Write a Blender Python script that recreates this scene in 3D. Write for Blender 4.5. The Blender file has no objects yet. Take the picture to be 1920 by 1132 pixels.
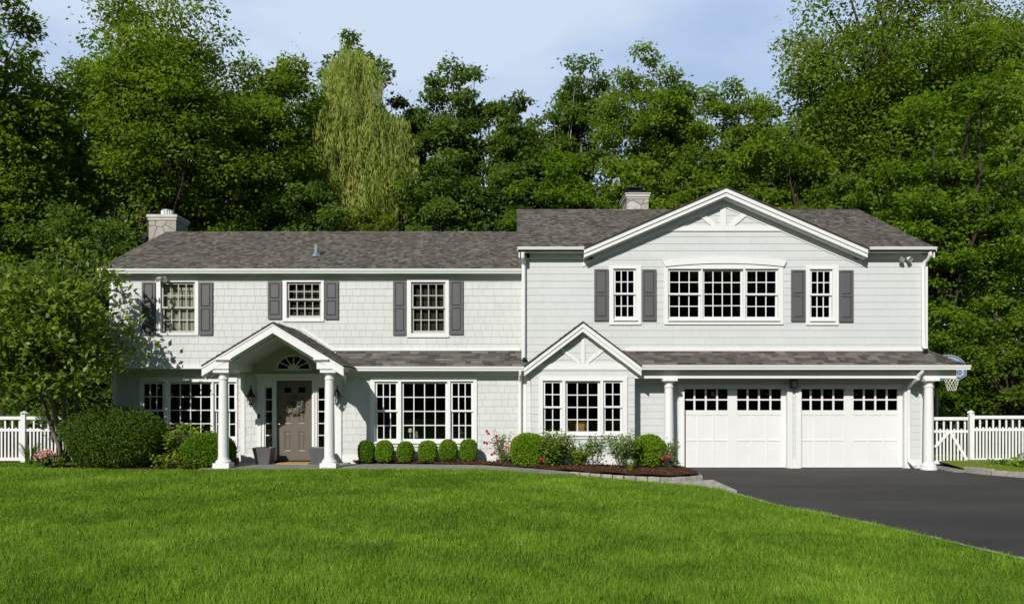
import bpy, math, random
import numpy as np

# ------------------------------------------------------------------ camera, sky, sun
S = bpy.context.scene
COL = S.collection
EYE = 1.886          # camera height, metres above the garage apron
VX, VY, FP = 957.0, 745.0, 1500.0   # vanishing point and focal length measured on the photograph (1920 wide)

def PX(px, d): return (px - VX) * d / FP
def PZ(py, d): return EYE + (VY - py) * d / FP

cam_data = bpy.data.cameras.new('camera')
cam = bpy.data.objects.new('camera', cam_data)
COL.objects.link(cam)
cam.location = (0, 0, EYE)
cam.rotation_euler = (math.radians(90), 0, 0)
cam_data.sensor_width = 36.0
cam_data.lens = 36.0 * FP / 1920.0
cam_data.shift_x = (960 - VX) / 1920.0
cam_data.shift_y = (VY - 566) / 1920.0
cam_data.clip_start = 0.05
cam_data.clip_end = 2000
S.camera = cam

SUN_AZ, SUN_EL = math.radians(23.7), math.radians(32.8)   # azimuth left of straight-behind-camera
world = bpy.data.worlds.new('World'); S.world = world
world.use_nodes = True
wn, wl = world.node_tree.nodes, world.node_tree.links
wn.clear()
w_out = wn.new('ShaderNodeOutputWorld'); w_bg = wn.new('ShaderNodeBackground')
sky = wn.new('ShaderNodeTexSky'); sky.sky_type = 'NISHITA'; sky.sun_disc = False
sky.sun_elevation = SUN_EL; sky.sun_rotation = math.pi + SUN_AZ
sky.air_density = 1.0; sky.dust_density = 0.6; sky.ozone_density = 1.5; sky.altitude = 50
w_tc = wn.new('ShaderNodeTexCoord'); w_map = wn.new('ShaderNodeMapping'); w_map.inputs['Scale'].default_value = (1.2, 1.2, 3.4)
w_map.inputs['Location'].default_value = (0.35, 0.2, 0.1)
w_map.inputs['Rotation'].default_value = (0.0, 0.25, 0.0)
w_no = wn.new('ShaderNodeTexNoise'); w_no.inputs['Scale'].default_value = 1.7; w_no.inputs['Detail'].default_value = 6; w_no.inputs['Roughness'].default_value = 0.52
w_rp = wn.new('ShaderNodeValToRGB'); w_rp.color_ramp.elements[0].position = 0.36; w_rp.color_ramp.elements[1].position = 0.57
w_rp.color_ramp.elements[0].color = (0.30, 0.30, 0.30, 1); w_rp.color_ramp.elements[1].color = (0.95, 0.95, 0.95, 1)
w_mx = wn.new('ShaderNodeMix'); w_mx.data_type = 'RGBA'
wl.new(w_tc.outputs['Generated'], w_map.inputs['Vector']); wl.new(w_map.outputs['Vector'], w_no.inputs['Vector'])
wl.new(w_no.outputs['Fac'], w_rp.inputs['Fac'])
# clouds kept to the north view; unseen sky elsewhere set darker to cut fill
w_sp = wn.new('ShaderNodeSeparateXYZ'); wl.new(w_tc.outputs['Generated'], w_sp.inputs['Vector'])
w_mr = wn.new('ShaderNodeMapRange'); w_mr.interpolation_type = 'SMOOTHSTEP'
w_mr.inputs['From Min'].default_value = 0.25; w_mr.inputs['From Max'].default_value = 0.75; w_mr.inputs['To Min'].default_value = 0.03; w_mr.inputs['To Max'].default_value = 1.0
wl.new(w_sp.outputs['Y'], w_mr.inputs['Value'])
w_az = wn.new('ShaderNodeMix'); w_az.data_type = 'RGBA'
w_az.inputs['A'].default_value = (3.9, 6.2, 10.6, 1); w_az.inputs['B'].default_value = (9.2, 10.7, 13.0, 1)
wl.new(w_rp.outputs['Color'], w_az.inputs['Factor']); wl.new(w_az.outputs['Result'], w_mx.inputs['B'])
wl.new(w_mr.outputs['Result'], w_mx.inputs['Factor'])
wl.new(sky.outputs['Color'], w_mx.inputs['A']); wl.new(w_mx.outputs['Result'], w_bg.inputs['Color'])
w_bg.inputs['Strength'].default_value = 0.07
wl.new(w_bg.outputs['Background'], w_out.inputs['Surface'])

sun_data = bpy.data.lights.new('sun', 'SUN'); sun_data.energy = 4.75; sun_data.angle = math.radians(0.53); sun_data.color = (1.0, 0.962, 0.89)
sun = bpy.data.objects.new('sun', sun_data); COL.objects.link(sun)
sun.rotation_euler = (math.pi / 2 - SUN_EL, 0, -SUN_AZ)
sun.location = (-20, -40, 40)

S.view_settings.view_transform = 'Standard'; S.view_settings.look = 'None'
S.view_settings.exposure = 0.0; S.view_settings.gamma = 1.0
S.cycles.max_bounces = 8; S.cycles.transparent_max_bounces = 16; S.cycles.caustics_reflective = False; S.cycles.caustics_refractive = False

rng = np.random.default_rng(7)
random.seed(7)

# ------------------------------------------------------------------ materials
def new_mat(name):
    m = bpy.data.materials.new(name); m.use_nodes = True
    nt = m.node_tree; b = nt.nodes['Principled BSDF']
    return m, nt, b

def noise_node(nt, scale, detail=4, rough=0.55, coord='Object', stretch=None):
    tc = nt.nodes.new('ShaderNodeTexCoord'); n = nt.nodes.new('ShaderNodeTexNoise')
    n.inputs['Scale'].default_value = scale; n.inputs['Detail'].default_value = detail; n.inputs['Roughness'].default_value = rough
    if stretch:
        mp = nt.nodes.new('ShaderNodeMapping'); mp.inputs['Scale'].default_value = stretch
        nt.links.new(tc.outputs[coord], mp.inputs['Vector']); nt.links.new(mp.outputs['Vector'], n.inputs['Vector'])
    else:
        nt.links.new(tc.outputs[coord], n.inputs['Vector'])
    return n

def ramp(nt, src, stops):
    r = nt.nodes.new('ShaderNodeValToRGB')
    e = r.color_ramp.elements
    while len(e) < len(stops): e.new(0.5)
    for i, (p, c) in enumerate(stops):
        e[i].position = p; e[i].color = (c[0], c[1], c[2], 1)
    nt.links.new(src, r.inputs['Fac'])
    return r

def mix(nt, fac, a, b, mode='MIX'):
    m = nt.nodes.new('ShaderNodeMix'); m.data_type = 'RGBA'; m.blend_type = mode
    if isinstance(fac, float): m.inputs['Factor'].default_value = fac
    else: nt.links.new(fac, m.inputs['Factor'])
    for k, v in (('A', a), ('B', b)):
        if isinstance(v, tuple): m.inputs[k].default_value = (v[0], v[1], v[2], 1)
        else: nt.links.new(v, m.inputs[k])
    return m.outputs['Result']

def bump(nt, b, src, strength, dist=0.01):
    bp = nt.nodes.new('ShaderNodeBump'); bp.inputs['Strength'].default_value = strength; bp.inputs['Distance'].default_value = dist
    nt.links.new(src, bp.inputs['Height']); nt.links.new(bp.outputs['Normal'], b.inputs['Normal'])

def paint(name, col, rough=0.5, var=0.06, scale=3.0, spec=0.4, bumpy=0.0, metallic=0.0):
    m, nt, b = new_mat(name)
    n = noise_node(nt, scale, 6)
    lo = tuple(c * (1 - var) for c in col); hi = tuple(min(1, c * (1 + var)) for c in col)
    r = ramp(nt, n.outputs['Fac'], [(0.3, lo), (0.7, hi)])
    nt.links.new(r.outputs['Color'], b.inputs['Base Color'])
    b.inputs['Roughness'].default_value = rough; b.inputs['Specular IOR Level'].default_value = spec; b.inputs['Metallic'].default_value = metallic
    if bumpy:
        n2 = noise_node(nt, 60, 4); bump(nt, b, n2.outputs['Fac'], bumpy, 0.004)
    return m

def attr(nt, name='tint'):
    a = nt.nodes.new('ShaderNodeAttribute'); a.attribute_name = name
    return a.outputs['Fac']

def siding_mat(name, col, var):
    m, nt, b = new_mat(name)
    n = noise_node(nt, 1.2, 5)
    g = noise_node(nt, 40, 3, stretch=(6, 6, 0.4))
    c1 = ramp(nt, attr(nt), [(0.0, tuple(c * (1 - var) for c in col)), (1.0, tuple(c * (1 + var * 0.6) for c in col))])
    c2 = ramp(nt, n.outputs['Fac'], [(0.35, (0.95, 0.95, 0.94)), (0.65, (1, 1, 1))])
    c = mix(nt, 1.0, c1.outputs['Color'], c2.outputs['Color'], 'MULTIPLY')
    nt.links.new(c, b.inputs['Base Color']); b.inputs['Roughness'].default_value = 0.7; b.inputs['Specular IOR Level'].default_value = 0.25
    bump(nt, b, g.outputs['Fac'], 0.25, 0.004)
    return m

def shingle_roof_mat(name, stops):
    m, nt, b = new_mat(name)
    n = noise_node(nt, 0.5, 5); g = noise_node(nt, 120, 3)
    c1 = ramp(nt, attr(nt), stops)
    c2 = ramp(nt, n.outputs['Fac'], [(0.3, (0.88, 0.88, 0.9)), (0.7, (1.06, 1.04, 1.0))])
    c3 = ramp(nt, g.outputs['Fac'], [(0.3, (0.7, 0.7, 0.7)), (0.7, (1.2, 1.2, 1.2))])
    c = mix(nt, 1.0, c1.outputs['Color'], c2.outputs['Color'], 'MULTIPLY')
    c = mix(nt, 1.0, c, c3.outputs['Color'], 'MULTIPLY')
    nt.links.new(c, b.inputs['Base Color']); b.inputs['Roughness'].default_value = 0.95; b.inputs['Specular IOR Level'].default_value = 0.15
    return m

def leaf_mat(name, stops, trans=0.35, rough=0.6, spec=0.18, tcol=None):
    m, nt, b = new_mat(name)
    r = ramp(nt, attr(nt), stops)
    n = noise_node(nt, 0.5, 3)
    c2 = ramp(nt, n.outputs['Fac'], [(0.3, (0.75, 0.78, 0.8)), (0.7, (1.15, 1.12, 1.0))])
    c = mix(nt, 1.0, r.outputs['Color'], c2.outputs['Color'], 'MULTIPLY')
    nt.links.new(c, b.inputs['Base Color']); b.inputs['Roughness'].default_value = rough; b.inputs['Specular IOR Level'].default_value = spec
    tr = nt.nodes.new('ShaderNodeBsdfTranslucent')
    tc = mix(nt, 1.0, c, tcol or (1.5, 1.5, 0.6), 'MULTIPLY')
    nt.links.new(tc, tr.inputs['Color'])
    ms = nt.nodes.new('ShaderNodeMixShader'); ms.inputs['Fac'].default_value = trans
    nt.links.new(b.outputs['BSDF'], ms.inputs[1]); nt.links.new(tr.outputs['BSDF'], ms.inputs[2])
    nt.links.new(ms.outputs['Shader'], nt.nodes['Material Output'].inputs['Surface'])
    return m

def glass_mat():
    m, nt, b = new_mat('window_glass')
    gl = nt.nodes.new('ShaderNodeBsdfGlossy'); gl.inputs['Roughness'].default_value = 0.01; gl.inputs['Color'].default_value = (0.9, 0.95, 0.95, 1)
    tp = nt.nodes.new('ShaderNodeBsdfTransparent'); tp.inputs['Color'].default_value = (0.8, 0.82, 0.8, 1)
    fr = nt.nodes.new('ShaderNodeFresnel'); fr.inputs['IOR'].default_value = 1.45
    ms = nt.nodes.new('ShaderNodeMixShader')
    nt.links.new(fr.outputs['Fac'], ms.inputs['Fac']); nt.links.new(tp.outputs['BSDF'], ms.inputs[1]); nt.links.new(gl.outputs['BSDF'], ms.inputs[2])
    nt.links.new(ms.outputs['Shader'], nt.nodes['Material Output'].inputs['Surface'])
    return m

def stone_mat(name, cols, scale, mortar=(0.42, 0.39, 0.34)):
    m, nt, b = new_mat(name)
    tc = nt.nodes.new('ShaderNodeTexCoord')
    v = nt.nodes.new('ShaderNodeTexVoronoi'); v.inputs['Scale'].default_value = scale
    v2 = nt.nodes.new('ShaderNodeTexVoronoi'); v2.feature = 'DISTANCE_TO_EDGE'; v2.inputs['Scale'].default_value = scale
    nt.links.new(tc.outputs['Object'], v.inputs['Vector']); nt.links.new(tc.outputs['Object'], v2.inputs['Vector'])
    sep = nt.nodes.new('ShaderNodeSeparateColor'); nt.links.new(v.outputs['Color'], sep.inputs['Color'])
    r = ramp(nt, sep.outputs['Red'], [(i / (len(cols) - 1), c) for i, c in enumerate(cols)])
    n = noise_node(nt, 9, 6)
    c2 = ramp(nt, n.outputs['Fac'], [(0.3, (0.78, 0.76, 0.74)), (0.7, (1.1, 1.1, 1.08))])
    c = mix(nt, 1.0, r.outputs['Color'], c2.outputs['Color'], 'MULTIPLY')
    e = ramp(nt, v2.outputs['Distance'], [(0.015, (1, 1, 1)), (0.05, (0, 0, 0))])
    c = mix(nt, e.outputs['Color'], c, mortar)
    nt.links.new(c, b.inputs['Base Color']); b.inputs['Roughness'].default_value = 0.9; b.inputs['Specular IOR Level'].default_value = 0.2
    bump(nt, b, v2.outputs['Distance'], 0.5, 0.02)
    return m

def bark_mat(name, a, c):
    m, nt, b = new_mat(name)
    n = noise_node(nt, 6, 8, 0.7, stretch=(3, 3, 0.5))
    r = ramp(nt, n.outputs['Fac'], [(0.3, a), (0.7, c)])
    nt.links.new(r.outputs['Color'], b.inputs['Base Color']); b.inputs['Roughness'].default_value = 0.95
    bump(nt, b, n.outputs['Fac'], 0.8, 0.05)
    return m

M = {}
M['trim'] = paint('white_trim_paint', (0.70, 0.705, 0.70), 0.45, 0.02, 2.0)
M['siding_left'] = siding_mat('pale_grey_shingle_paint', (0.575, 0.59, 0.585), 0.03)
M['siding_right'] = siding_mat('light_grey_shingle_paint', (0.56, 0.58, 0.58), 0.015)
M['roof'] = shingle_roof_mat('brown_grey_asphalt_shingles', [(0.0, (0.062, 0.056, 0.050)), (0.35, (0.108, 0.097, 0.084)), (0.75, (0.145, 0.133, 0.115)), (1.0, (0.195, 0.180, 0.155))])
M['roof_edge'] = paint('dark_roof_edge', (0.04, 0.036, 0.033), 0.9)
M['shutter'] = paint('charcoal_shutter_paint', (0.098, 0.098, 0.10), 0.42, 0.05)
M['door'] = paint('taupe_door_paint', (0.125, 0.11, 0.088), 0.45, 0.04)
M['sash_grey'] = paint('beige_sash_paint', (0.40, 0.385, 0.355), 0.5, 0.03)
M['glass'] = glass_mat()
M['porch'] = paint('shade_toned_porch_paint', (0.44, 0.46, 0.40), 0.55, 0.03)  # deep porch shade and green lawn bounce mixed into the base colour
M['dark'] = paint('unlit_room_black', (0.018, 0.018, 0.017), 0.95, 0.2, 1.0, 0.1)  # near-black colour stands in for the darkness of unlit rooms
M['screen_panel'] = paint('umber_screen_panel', (0.055, 0.050, 0.043), 0.9, 0.1, 2.0, 0.1)
M['curtain'] = paint('linen_curtain', (0.50, 0.49, 0.39), 0.9, 0.06, 2.0, 0.1)
M['black_metal'] = paint('black_iron', (0.012, 0.012, 0.013), 0.4, 0.2, 5.0)
M['galv'] = paint('galvanised_steel', (0.55, 0.56, 0.57), 0.35, 0.15, 8.0, 0.5, 0, 0.85)
M['pipe'] = paint('weathered_green_pipe', (0.17, 0.23, 0.2), 0.6, 0.1)
M['brass'] = paint('aged_brass', (0.55, 0.42, 0.2), 0.3, 0.1, 5, 0.5, 0, 1.0)
M['chimney'] = stone_mat('pale_fieldstone', [(0.30, 0.285, 0.255), (0.43, 0.41, 0.37), (0.36, 0.325, 0.28), (0.48, 0.47, 0.43), (0.33, 0.32, 0.30)], 2.4, (0.14, 0.13, 0.12))
M['cap_stone'] = paint('pale_cap_stone', (0.52, 0.50, 0.46), 0.85, 0.12, 4, 0.2, 0.4)
M['foundation'] = paint('white_foundation_board', (0.76, 0.76, 0.75), 0.6, 0.04)
M['planter'] = paint('slate_grey_planter', (0.10, 0.10, 0.105), 0.55, 0.12, 4)
M['mat'] = paint('coir_mat', (0.42, 0.27, 0.09), 1.0, 0.2, 40, 0.1, 0.6)
M['kerb'] = paint('granite_block', (0.30, 0.285, 0.245), 0.9, 0.25, 9, 0.2, 0.8)
M['terracotta'] = paint('terracotta', (0.42, 0.19, 0.08), 0.8, 0.1)
M['boulder'] = paint('lichened_boulder', (0.30, 0.30, 0.27), 0.95, 0.35, 6, 0.15, 0.8)
M['bark_dark'] = bark_mat('dark_bark', (0.018, 0.015, 0.012), (0.075, 0.06, 0.045))
M['bark_pale'] = bark_mat('pale_bark', (0.12, 0.10, 0.08), (0.30, 0.27, 0.22))
M['bark_orange'] = bark_mat('rusty_willow_bark', (0.12, 0.06, 0.03), (0.30, 0.15, 0.07))
M['fence'] = paint('white_vinyl_fence', (0.74, 0.74, 0.74), 0.4, 0.03)
M['wood'] = paint('honey_wood', (0.38, 0.22, 0.07), 0.5, 0.15, 8)
M['armchair'] = paint('sage_upholstery', (0.22, 0.26, 0.17), 0.9, 0.06)
M['lampshade'] = paint('cream_lampshade', (0.72, 0.72, 0.55), 0.8, 0.03)
M['board_white'] = paint('backboard_white', (0.36, 0.38, 0.40), 0.35, 0.03)
M['board_blue'] = paint('backboard_blue', (0.03, 0.10, 0.30), 0.35, 0.03)
M['board_aqua'] = paint('backboard_aqua', (0.08, 0.26, 0.38), 0.35, 0.03)
M['net'] = paint('white_net_cord', (0.62, 0.66, 0.55), 0.8, 0.05)
M['flower_red'] = paint('red_petal', (0.62, 0.02, 0.09), 0.6, 0.2, 20)
M['flower_pink'] = paint('pale_pink_petal', (0.72, 0.42, 0.40), 0.7, 0.2, 20)
M['flower_blush'] = paint('blush_petal', (0.78, 0.60, 0.58), 0.7, 0.15, 20)
M['cable'] = paint('grey_cable', (0.35, 0.36, 0.36), 0.5)
M['lamp_glass'] = paint('frosted_lamp_glass', (0.55, 0.55, 0.50), 0.2, 0.05)
M['reflector'] = paint('silver_reflector', (0.75, 0.74, 0.68), 0.25, 0.1, 8, 0.5, 0, 0.7)

def asphalt_mat():
    m, nt, b = new_mat('driveway_asphalt')
    n = noise_node(nt, 0.45, 6, 0.6, stretch=(.5, 1.4, 1)); g = noise_node(nt, 45, 5, 0.8)
    c1 = ramp(nt, n.outputs['Fac'], [(0.3, (0.030, 0.028, 0.026)), (0.5, (0.045, 0.042, 0.038)), (0.7, (0.066, 0.061, 0.053))])
    c2 = ramp(nt, g.outputs['Fac'], [(0.3, (0.6, 0.6, 0.6)), (0.75, (1.45, 1.45, 1.42))])
    nt.links.new(mix(nt, 1.0, c1.outputs['Color'], c2.outputs['Color'], 'MULTIPLY'), b.inputs['Base Color'])
    b.inputs['Roughness'].default_value = 0.85; b.inputs['Specular IOR Level'].default_value = 0.3
    bump(nt, b, g.outputs['Fac'], 0.5, 0.006)
    return m

def paver_mat(name, c0, c1_, sx, sy, rot=0.0):
    m, nt, b = new_mat(name)
    tc = nt.nodes.new('ShaderNodeTexCoord'); mp = nt.nodes.new('ShaderNodeMapping'); mp.inputs['Rotation'].default_value = (0, 0, rot)
    br = nt.nodes.new('ShaderNodeTexBrick'); br.inputs['Scale'].default_value = 1.0
    br.inputs['Brick Width'].default_value = sx; br.inputs['Row Height'].default_value = sy; br.inputs['Mortar Size'].default_value = 0.012
    br.inputs['Color1'].default_value = (*c0, 1); br.inputs['Color2'].default_value = (*c1_, 1); br.inputs['Mortar'].default_value = (0.07, 0.065, 0.055, 1)
    nt.links.new(tc.outputs['Object'], mp.inputs['Vector']); nt.links.new(mp.outputs['Vector'], br.inputs['Vector'])
    n = noise_node(nt, 3, 7, 0.65); c2 = ramp(nt, n.outputs['Fac'], [(0.3, (0.75, 0.75, 0.75)), (0.7, (1.15, 1.13, 1.1))])
    nt.links.new(mix(nt, 1.0, br.outputs['Color'], c2.outputs['Color'], 'MULTIPLY'), b.inputs['Base Color'])
    b.inputs['Roughness'].default_value = 0.9
    bump(nt, b, n.outputs['Fac'], 0.4, 0.01)
    return m

def soil_mat(name, a, c, scale=20):
    m, nt, b = new_mat(name)
    n = noise_node(nt, scale, 8, 0.75)
    r = ramp(nt, n.outputs['Fac'], [(0.3, a), (0.7, c)])
    nt.links.new(r.outputs['Color'], b.inputs['Base Color']); b.inputs['Roughness'].default_value = 1.0; b.inputs['Specular IOR Level'].default_value = 0.1
    bump(nt, b, n.outputs['Fac'], 1.0, 0.05)
    return m

M['asphalt'] = asphalt_mat()
M['flagstone'] = paver_mat('bluestone_flags', (0.20, 0.205, 0.19), (0.27, 0.26, 0.22), 0.9, 0.6, 0.25)
M['pavers'] = paver_mat('granite_pavers', (0.40, 0.39, 0.36), (0.50, 0.48, 0.43), 0.34, 0.17, -0.5)
M['mulch'] = soil_mat('brown_mulch', (0.035, 0.016, 0.009), (0.13, 0.058, 0.03), 30)
M['chip'] = soil_mat('bark_chip', (0.06, 0.025, 0.014), (0.22, 0.10, 0.055), 9)
M['lawn_soil'] = soil_mat('lawn_thatch', (0.030, 0.060, 0.008), (0.055, 0.11, 0.012), 12)
M['forest_floor'] = soil_mat('forest_floor', (0.012, 0.014, 0.006), (0.035, 0.04, 0.015), 3)
M['moss'] = soil_mat('mossy_ground', (0.10, 0.14, 0.012), (0.20, 0.24, 0.03), 7)

# ------------------------------------------------------------------ mesh helpers
ROOT_LOC = {}
def root_of(p):
    while p.parent: p = p.parent
    return p

class MB:
    """collects polygons (world coordinates) with a per-face tint and builds ONE mesh object"""
    def __init__(s): s.v = []; s.f = []; s.t = []
    def poly(s, pts, tint=0.5):
        n = len(s.v); s.v.extend(tuple(map(float, p)) for p in pts); s.f.append(tuple(range(n, n + len(pts)))); s.t.append(tint)
    def mesh(s, verts, faces, tint=0.5):
        n = len(s.v); s.v.extend(tuple(map(float, p)) for p in verts)
        for f in faces: s.f.append(tuple(i + n for i in f)); s.t.append(tint)
    def box(s, x0, x1, y0, y1, z0, z1, tint=0.5):
        s.mesh([(x0, y0, z0), (x1, y0, z0), (x1, y1, z0), (x0, y1, z0), (x0, y0, z1), (x1, y0, z1), (x1, y1, z1), (x0, y1, z1)],
               [(0, 3, 2, 1), (4, 5, 6, 7), (0, 1, 5, 4), (1, 2, 6, 5), (2, 3, 7, 6), (3, 0, 4, 7)], tint)
    def prism(s, pts, axis, a0, a1, tint=0.5):
        """closed prism: pts = 2D polygon, axis 'x' -> (y,z) points, 'y' -> (x,z), 'z' -> (x,y)"""
        def P(p, a): return {'x': (a, p[0], p[1]), 'y': (p[0], a, p[1]), 'z': (p[0], p[1], a)}[axis]
        n = len(pts)
        vs = [P(p, a0) for p in pts] + [P(p, a1) for p in pts]
        fs = [tuple(range(n))[::-1], tuple(range(n, 2 * n))] + [(i, (i + 1) % n, n + (i + 1) % n, n + i) for i in range(n)]
        s.mesh(vs, fs, tint)
    def tube(s, path, rad, n=6, cap=True, tint=0.5):
        path = [np.array(p, float) for p in path]
        if not hasattr(rad, '__len__'): rad = [rad] * len(path)
        rings = []; ref = None
        for i, p in enumerate(path):
            d = path[min(i + 1, len(path) - 1)] - path[max(i - 1, 0)]
            d = d / (np.linalg.norm(d) + 1e-9)
            if ref is None:
                ref = np.array([0, 0, 1.0]) if abs(d[2]) < 0.9 else np.array([0, 1.0, 0])
            a = np.cross(d, ref); a /= (np.linalg.norm(a) + 1e-9); b = np.cross(a, d); ref = b
            rings.append([p + rad[i] * (math.cos(2 * math.pi * (k + .5) / n) * a + math.sin(2 * math.pi * (k + .5) / n) * b) for k in range(n)])
        vs = [q for r in rings for q in r]; fs = []
        for i in range(len(path) - 1):
            for k in range(n): fs.append((i * n + k, i * n + (k + 1) % n, (i + 1) * n + (k + 1) % n, (i + 1) * n + k))
        if cap: fs.append(tuple(range(n))[::-1]); fs.append(tuple((len(path) - 1) * n + k for k in range(n)))
        s.mesh(vs, fs, tint)
    def lathe(s, prof, c, n=20, tint=0.5, cap=True):
        vs = []; fs = []
        for r, z in prof:
            for k in range(n):
                a = 2 * math.pi * k / n; vs.append((c[0] + r * math.cos(a), c[1] + r * math.sin(a), c[2] + z))
        for i in range(len(prof) - 1):
            for k in range(n): fs.append((i * n + k, i * n + (k + 1) % n, (i + 1) * n + (k + 1) % n, (i + 1) * n + k))
        if cap: fs.append(tuple(range(n))[::-1]); fs.append(tuple((len(prof) - 1) * n + k for k in range(n)))
        s.mesh(vs, fs, tint)
    def build(s, name, mat, parent=None, smooth=False, bevel=0.0):
        me = bpy.data.meshes.new(name)
        o = bpy.data.objects.new(name, me); COL.objects.link(o)
        off = np.zeros(3)
        if parent is not None:
            o.parent = parent; off = np.array(ROOT_LOC.get(root_of(parent).name, (0, 0, 0)))
        vs = np.array(s.v) - off
        me.from_pydata(vs.tolist(), [], s.f)
        me.materials.append(mat)
        a = me.attributes.new('tint', 'FLOAT', 'FACE'); a.data.foreach_set('value', np.array(s.t, np.float32))
        if smooth: me.polygons.foreach_set('use_smooth', [True] * len(me.polygons))
        me.update()
        if bevel:
            md = o.modifiers.new('bevel', 'BEVEL'); md.width = bevel; md.segments = 2; md.limit_method = 'ANGLE'; md.angle_limit = math.radians(50)
        return o

def tag(o, label=None, cat=None, group=None, kind=None):
    if label: o['label'] = label
    if cat: o['category'] = cat
    if group: o['group'] = group
    if kind: o['kind'] = kind
    return o

def thing(name, loc, label, cat, group=None):
    o = bpy.data.objects.new(name, None); COL.objects.link(o); o.location = loc; o.empty_display_size = 0.2
    ROOT_LOC[o.name] = tuple(loc)
    return tag(o, label, cat, group)

def copy_thing(src, loc, label, rz=0.0, sc=(1, 1, 1), group=None):
    c = src.copy(); COL.objects.link(c); c.location = loc; c.rotation_euler = (0, 0, rz); c.scale = sc; c['label'] = label
    ROOT_LOC[c.name] = tuple(loc)
    if group: c['group'] = group
    def rec(a, b):
        for ch in list(a.children):
            d = ch.copy(); COL.objects.link(d); d.parent = b; rec(ch, d)
    rec(src, c)
    return c

def sub_rects(r, holes):
    out = [r]
    for hx0, hx1, hz0, hz1 in holes:
        nxt = []
        for (a, b, c, d) in out:
            if hx0 >= b or hx1 <= a or hz0 >= d or hz1 <= c: nxt.append((a, b, c, d)); continue
            if a < hx0: nxt.append((a, hx0, c, d))
            if hx1 < b: nxt.append((hx1, b, c, d))
            m0, m1 = max(a, hx0), min(b, hx1)
            if c < hz0: nxt.append((m0, m1, c, hz0))
            if hz1 < d: nxt.append((m0, m1, hz1, d))
        out = nxt
    return out

def clip_convex(pts, poly):
    """clip polygon pts by convex CCW polygon"""
    out = list(pts)
    n = len(poly)
    for i in range(n):
        ax, ay = poly[i]; bx, by = poly[(i + 1) % n]
        ex, ey = bx - ax, by - ay
        src = out; out = []
        if not src: return []
        def side(p): return ex * (p[1] - ay) - ey * (p[0] - ax)
        for j in range(len(src)):
            p, q = src[j], src[(j + 1) % len(src)]
            sp, sq = side(p), side(q)
            if sp >= -1e-9: out.append(p)
            if (sp > 1e-9 and sq < -1e-9) or (sp < -1e-9 and sq > 1e-9):
                t = sp / (sp - sq); out.append((p[0] + t * (q[0] - p[0]), p[1] + t * (q[1] - p[1])))
    return out

def courses(mb, poly, O, U, V, N, course, wmin, wmax, gap, butt, holes=(), r=None, back=True, jit=0.0, thick_var=0.0, tintpow=1.0):
    """lapped courses of individual shingles on the plane O + u*U + v*V (N outward), inside the convex polygon poly (CCW in u,v)"""
    r = r or random
    O, U, V, N = (np.array(a, float) for a in (O, U, V, N))
    def W(u, v, n): return O + u * U + v * V + n * N
    us = [p[0] for p in poly]; vs = [p[1] for p in poly]
    u0, u1, v0, v1 = min(us), max(us), min(vs), max(vs)
    if back:
        for a, b, c, d in sub_rects((u0, u1, v0, v1), holes):
            q = clip_convex([(a, c), (b, c), (b, d), (a, d)], poly)
            if len(q) >= 3: mb.poly([W(u, v, 0) for u, v in q], 0.0)
    row = 0; vv = v0
    while vv < v1 - 1e-6:
        top = min(vv + course, v1)
        u = u0 - r.random() * wmax
        while u < u1:
            w = r.uniform(wmin, wmax); dz = r.uniform(-jit, jit) if jit else 0
            t = r.random() ** tintpow; bt = butt * (1 + r.uniform(-thick_var, thick_var))
            rect = (max(u, u0), min(u + w - gap, u1), vv + dz, top)
            u += w
            if rect[1] - rect[0] < 1e-3: continue
            for pc in sub_rects(rect, holes):
                if pc[1] - pc[0] < 2e-3 or pc[3] - pc[2] < 2e-3: continue
                q = clip_convex([(pc[0], pc[2]), (pc[1], pc[2]), (pc[1], pc[3]), (pc[0], pc[3])], poly)
                if len(q) < 3: continue
                h = lambda v: 0.002 + bt * (1 - (v - vv) / course * 0.8)
                mb.poly([W(a, b, h(b)) for a, b in q], t)
                k = len(q)
                for i in range(k):      # butt and side edges
                    a, b = q[i], q[(i + 1) % k]
                    if abs(a[1] - b[1]) < 1e-6 and b[1] > vv + 0.7 * course: continue
                    mb.poly([W(a[0], a[1], 0), W(b[0], b[1], 0), W(b[0], b[1], h(b[1])), W(a[0], a[1], h(a[1]))], t)
        vv += course; row += 1
# ------------------------------------------------------------------ the house
D_UL, D_LL, D_LW, D_BAY, D_R = 21.9, 22.3, 21.5, 20.85, 21.4   # planes: upper left wall, set-back left wall, lower wall, bay, right wing
house = thing('house', (0, 21.4, 0), 'pale grey shingled two-storey house with white trim, brown roofs and a double garage', 'house')
X_L = -10.95                       # left gable end
X_C = PX(982, D_R)                 # right wing's left corner
X_R = PX(1737, D_R)                # right wing's right corner

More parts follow.
